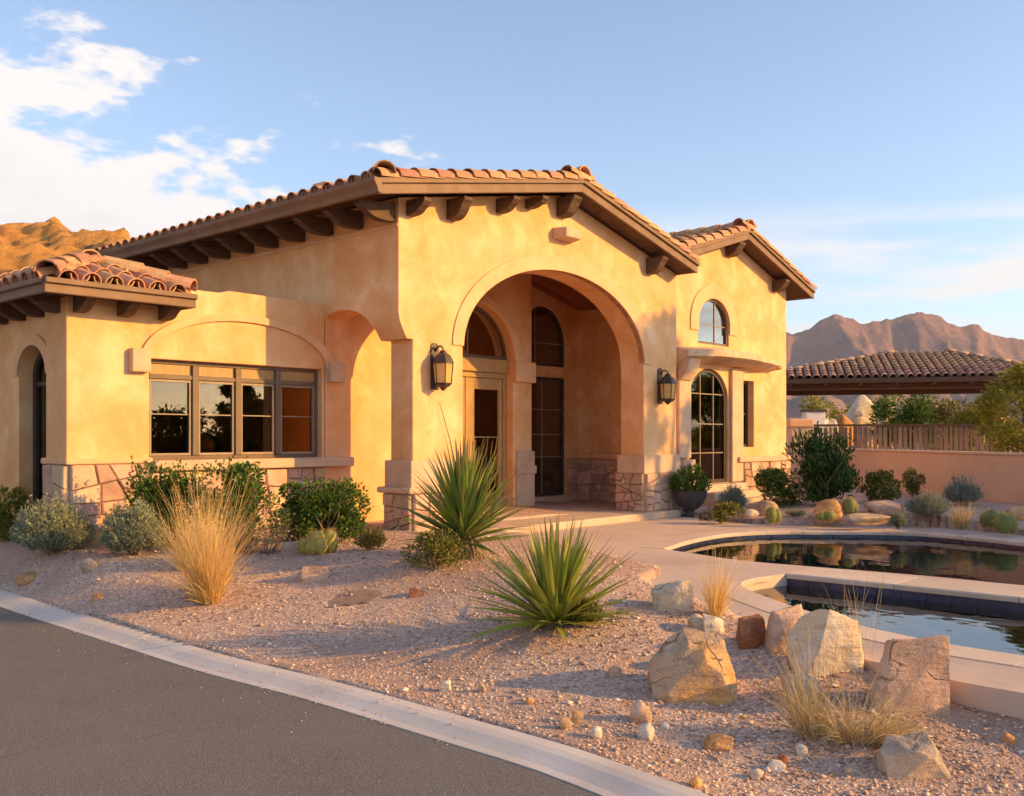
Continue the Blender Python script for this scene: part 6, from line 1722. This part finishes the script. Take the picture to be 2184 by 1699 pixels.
tree('bushy_tree', gpt(2250, 50), 3.2, 4.2, 'lf_olive', 'olive tree far right behind the yellow green tree', 407, 3400, 0.24, 0.3, 0.2, 7, 18, BT)
GR = 'rocks behind the picket fence'
def far_rock(px, ytop, wpx, dist, mat, label, seed, **kw):
    c = gpt(px, dist); w = wpx * dist / F_PX; h = (HY - ytop) / F_PX * dist + EYE - c.z
    o = put('garden_boulder', rock_mesh('garden_boulder', w, w * 0.8, h, seed, **kw), M[mat], None, label, 'boulder', GR); o.location = c; return o


far_rock(1832, 842, 84, 42, 'rock_pale', 'large golden lit boulder under the pavilion roof behind the fence', 501, cuts=6, soft=0.1)
far_rock(1876, 834, 60, 45, 'rock_grey', 'greyish green boulder right of the large golden one', 502, cuts=9, peak=0.2)
far_rock(1796, 884, 66, 39, 'rock_orange', 'low orange boulder in front of the large golden one', 503, cuts=5, soft=0.2)
far_rock(1775, 893, 42, 31, 'rock_pale', 'smooth white rounded boulder resting behind the fence rail', 505, cuts=2, soft=0.5)
ob = root('storage_box', gpt(1735, 31), 'grey garden storage box with flat lid behind the fence', 'box')
mb = MB(); mb.box((-0.30, -0.25, 0), (0.30, 0.25, 2.02)); mb.build('body', M['white'], ob, bevel=0.02)
mb = MB(); mb.box((-0.34, -0.29, 2.021), (0.34, 0.29, 2.09)); mb.build('lid', M['pot'], ob, bevel=0.01)


def far_house(px, dist, w, h, mat, label, seed):
    c = gpt(px, dist); t = root('far_house', c, label, 'house', 'houses on the plain below the mountains', rz=R(15 + 10 * seed))
    mb = MB(); mb.box((-w / 2, -w * 0.4, -4), (w / 2, w * 0.4, h)); mb.build('wall', M[mat], t)
    mb = MB(); mb.add([(-w * 0.55, -w * 0.45, h), (w * 0.55, -w * 0.45, h), (w * 0.55, w * 0.45, h), (-w * 0.55, w * 0.45, h), (-w * 0.3, 0, h + w * 0.13), (w * 0.3, 0, h + w * 0.13)], [(0, 1, 5, 4), (1, 2, 5), (2, 3, 4, 5), (3, 0, 4), (3, 2, 1, 0)]); mb.build('roof', M['tile_dull'], t)
    for i in (-1, 0, 1):
        mb = MB(); mb.box((i * w * 0.28 - 0.5, -w * 0.4 - 0.04, h * 0.35), (i * w * 0.28 + 0.5, -w * 0.4 + 0.02, h * 0.72)); mb.build('window', M['frame_dark'], t)


far_house(1770, 150, 13, 4.4, 'white', 'white house with flat hip roof far behind the left end of the fence', 1)
far_house(1990, 190, 15, 6.2, 'white', 'pale house far behind the round green tree', 2)
far_house(2060, 165, 12, 5.0, 'trim', 'tan house far behind the pavilion post', 3)

# trees across the road and by the neighbour's drive; the windows and pools mirror them
SG = 'trees to the right of the garden, outside the picture'
rng = random.Random(21)
for i, (x, y, h_, w_) in enumerate(((29, -10.5, 2.9, 5.2), (30.5, -6.6, 3.3, 5.2), (31, -3.0, 3.0, 5.0), (32, 0.4, 3.4, 5.2), (33, 4.0, 2.9, 5.2), (34, 7.8, 3.4, 5.2), (29, -14.5, 3.2, 5.2), (36, 6.4, 5.2, 2.6), (37, -7.0, 5.0, 2.8), (18, 14.8, 9.6, 3.4))):
    tree('desert_tree', Vector((x, y, 0.1)), h_, w_, 'lf_olive' if i % 2 else 'lf_deep', 'desert tree in the belt mirrored by the wide window, right of the picture', 600 + i, 7000, 0.24, 0.45, 0.12, 8, 30, SG, dense=0.2)


# ------------------------------------------------------------------ mountains
def ridged(x, y, z, octs=6):
    s_ = 0; a = 1; f_ = 1; tot = 0
    for _ in range(octs):
        s_ += a * (1 - abs(noise.noise((x * f_, y * f_, z + f_)))) ** 2; tot += a; a *= 0.52; f_ *= 2.03
    return s_ / tot


def hill_mat(name, c1, c2, c3, scale, shrub, bscale, bdist):
    m, nt = new_mat(name); g = nt.n('ShaderNodeNewGeometry'); P = g.outputs['Position']
    a = nt.noise(P, scale, 5, 0.65); col = nt.ramp(a, [(0.3, c1), (0.7, c2)])
    b_ = nt.noise(P, shrub, 5, 0.7); col = nt.mix(nt.smooth(b_, 0.53, 0.62), col, c3)
    b = nt.n('ShaderNodeBsdfPrincipled'); nt.l(col, b.inputs['Base Color']); b.inputs['Roughness'].default_value = 0.95; b.inputs['Specular IOR Level'].default_value = 0.05
    bn = nt.n('ShaderNodeBump'); bn.inputs['Strength'].default_value = 0.9; bn.inputs['Distance'].default_value = bdist
    nt.l(nt.noise(P, bscale, 8, 0.75), bn.inputs['Height']); nt.l(bn.outputs[0], b.inputs['Normal'])
    finish(nt, b.outputs[0]); return m


M['hill'] = hill_mat('hill', (0.60, 0.29, 0.075), (0.78, 0.41, 0.12), (0.30, 0.16, 0.07), 0.08, 0.10, 0.30, 2.5)
M['mountain'] = hill_mat('mountain', (0.32, 0.19, 0.155), (0.45, 0.265, 0.205), (0.22, 0.15, 0.145), 0.006, 0.008, 0.016, 40.0)


def heightfield(name, fun, xs, ys, mat, kind='structure'):
    X, Y = np.meshgrid(xs, ys); Z = np.array([[fun(x, y) for x in xs] for y in ys]); n2_, n1_ = X.shape
    id_ = np.arange(n1_ * n2_).reshape(n2_, n1_); F = np.stack([id_[:-1, :-1], id_[:-1, 1:], id_[1:, 1:], id_[1:, :-1]], -1).reshape(-1, 4)
    put(name, np_mesh(name, np.stack([X, Y, Z], -1).reshape(-1, 3), F, True), mat, kind=kind)


# rocky hill at the left, about 250 m off
LP = [(-900, 500), (-500, 440), (-200, 452), (0, 464), (75, 467), (120, 478), (160, 486), (205, 490), (240, 504), (275, 528), (330, 580), (420, 680), (520, 860), (600, 960)]
lpx = np.array([p[0] for p in LP]); lpy = np.array([p[1] for p in LP])
def hill_f(x, y):
    px = CX + F_PX * x / y; top_ = (HY - np.interp(px, lpx, lpy)) / F_PX * 260 + EYE
    f_ = min(1.0, max(0.0, (y - 150) / 105)); f_ = f_ * f_ * (3 - 2 * f_); b = max(0.0, 1 - max(0, y - 262) / 130)
    r = ridged(x * 0.022, y * 0.022, 1.0, 6)
    return -4 + (top_ + 4) * f_ * b * (0.80 + 0.24 * r) + f_ * 4.0 * (ridged(x * 0.06, y * 0.06, 7, 5) - 0.62) + f_ * 2.4 * noise.noise((x * 0.25, y * 0.25, 2))


heightfield('rocky_hill', hill_f, np.linspace(-330, -50, 190), np.concatenate([np.linspace(150, 275, 110), np.linspace(280, 390, 20)]), M['hill'])

MP = [(900, 760), (1200, 730), (1400, 712), (1600, 705), (1677, 694), (1750, 672), (1790, 678), (1837, 688), (1891, 674), (1930, 673), (1955, 663), (1994, 666), (2010, 673), (2050, 674), (2088, 673), (2100, 694), (2141, 694), (2184, 707), (2300, 715), (2500, 730), (2900, 760)]
mpx = np.array([p[0] for p in MP]); mpy = np.array([p[1] for p in MP])
MD = 3000.0
def mount_f(x, y):
    px = CX + F_PX * x / y; top_ = (HY - np.interp(px, mpx, mpy)) / F_PX * MD * 1.06 + EYE
    f_ = min(1.0, max(0.0, (y - 1650) / (MD - 1650))); b = max(0.0, 1 - max(0, y - MD) / 900)
    wob = 120 * noise.noise((x * 0.002, y * 0.002, 9))
    r = ridged((x + wob) * 0.0030 + 3, y * 0.0010, 4.0, 8)
    rise = 0.55 * f_ ** 1.1 + 0.45 * f_ ** 5
    h_ = (top_ + 8) * rise * b
    h_ *= 1 - (1 - r) * 1.5 * math.sin(min(1, f_ * 0.98) * math.pi) ** 0.6
    return -8 + h_ + 34 * f_ * (1 - f_) * 2 * noise.noise((x * 0.012, y * 0.012, 0)) + 24 * f_ * (1 - f_) * noise.noise((x * 0.04, y * 0.04, 0))


heightfield('mountains', mount_f, np.linspace(-100, 2700, 330), np.concatenate([np.linspace(1600, MD, 170), np.linspace(MD + 40, 3900, 14)]), M['mountain'])

# ------------------------------------------------------------------ air
m_, nt_ = new_mat('haze'); pv = nt_.n('ShaderNodeVolumePrincipled'); pv.inputs['Color'].default_value = (0.62, 0.74, 1.0, 1); pv.inputs['Density'].default_value = 0.00008; pv.inputs['Anisotropy'].default_value = 0.2
om = nt_.n('ShaderNodeOutputMaterial'); nt_.l(pv.outputs[0], om.inputs['Volume'])
mb = MB(); mb.box((-6000, -1500, -20), (6000, 4600, 470)); mb.build('haze', m_, kind='stuff', label='thin dusty blue air over the whole valley', category='haze')
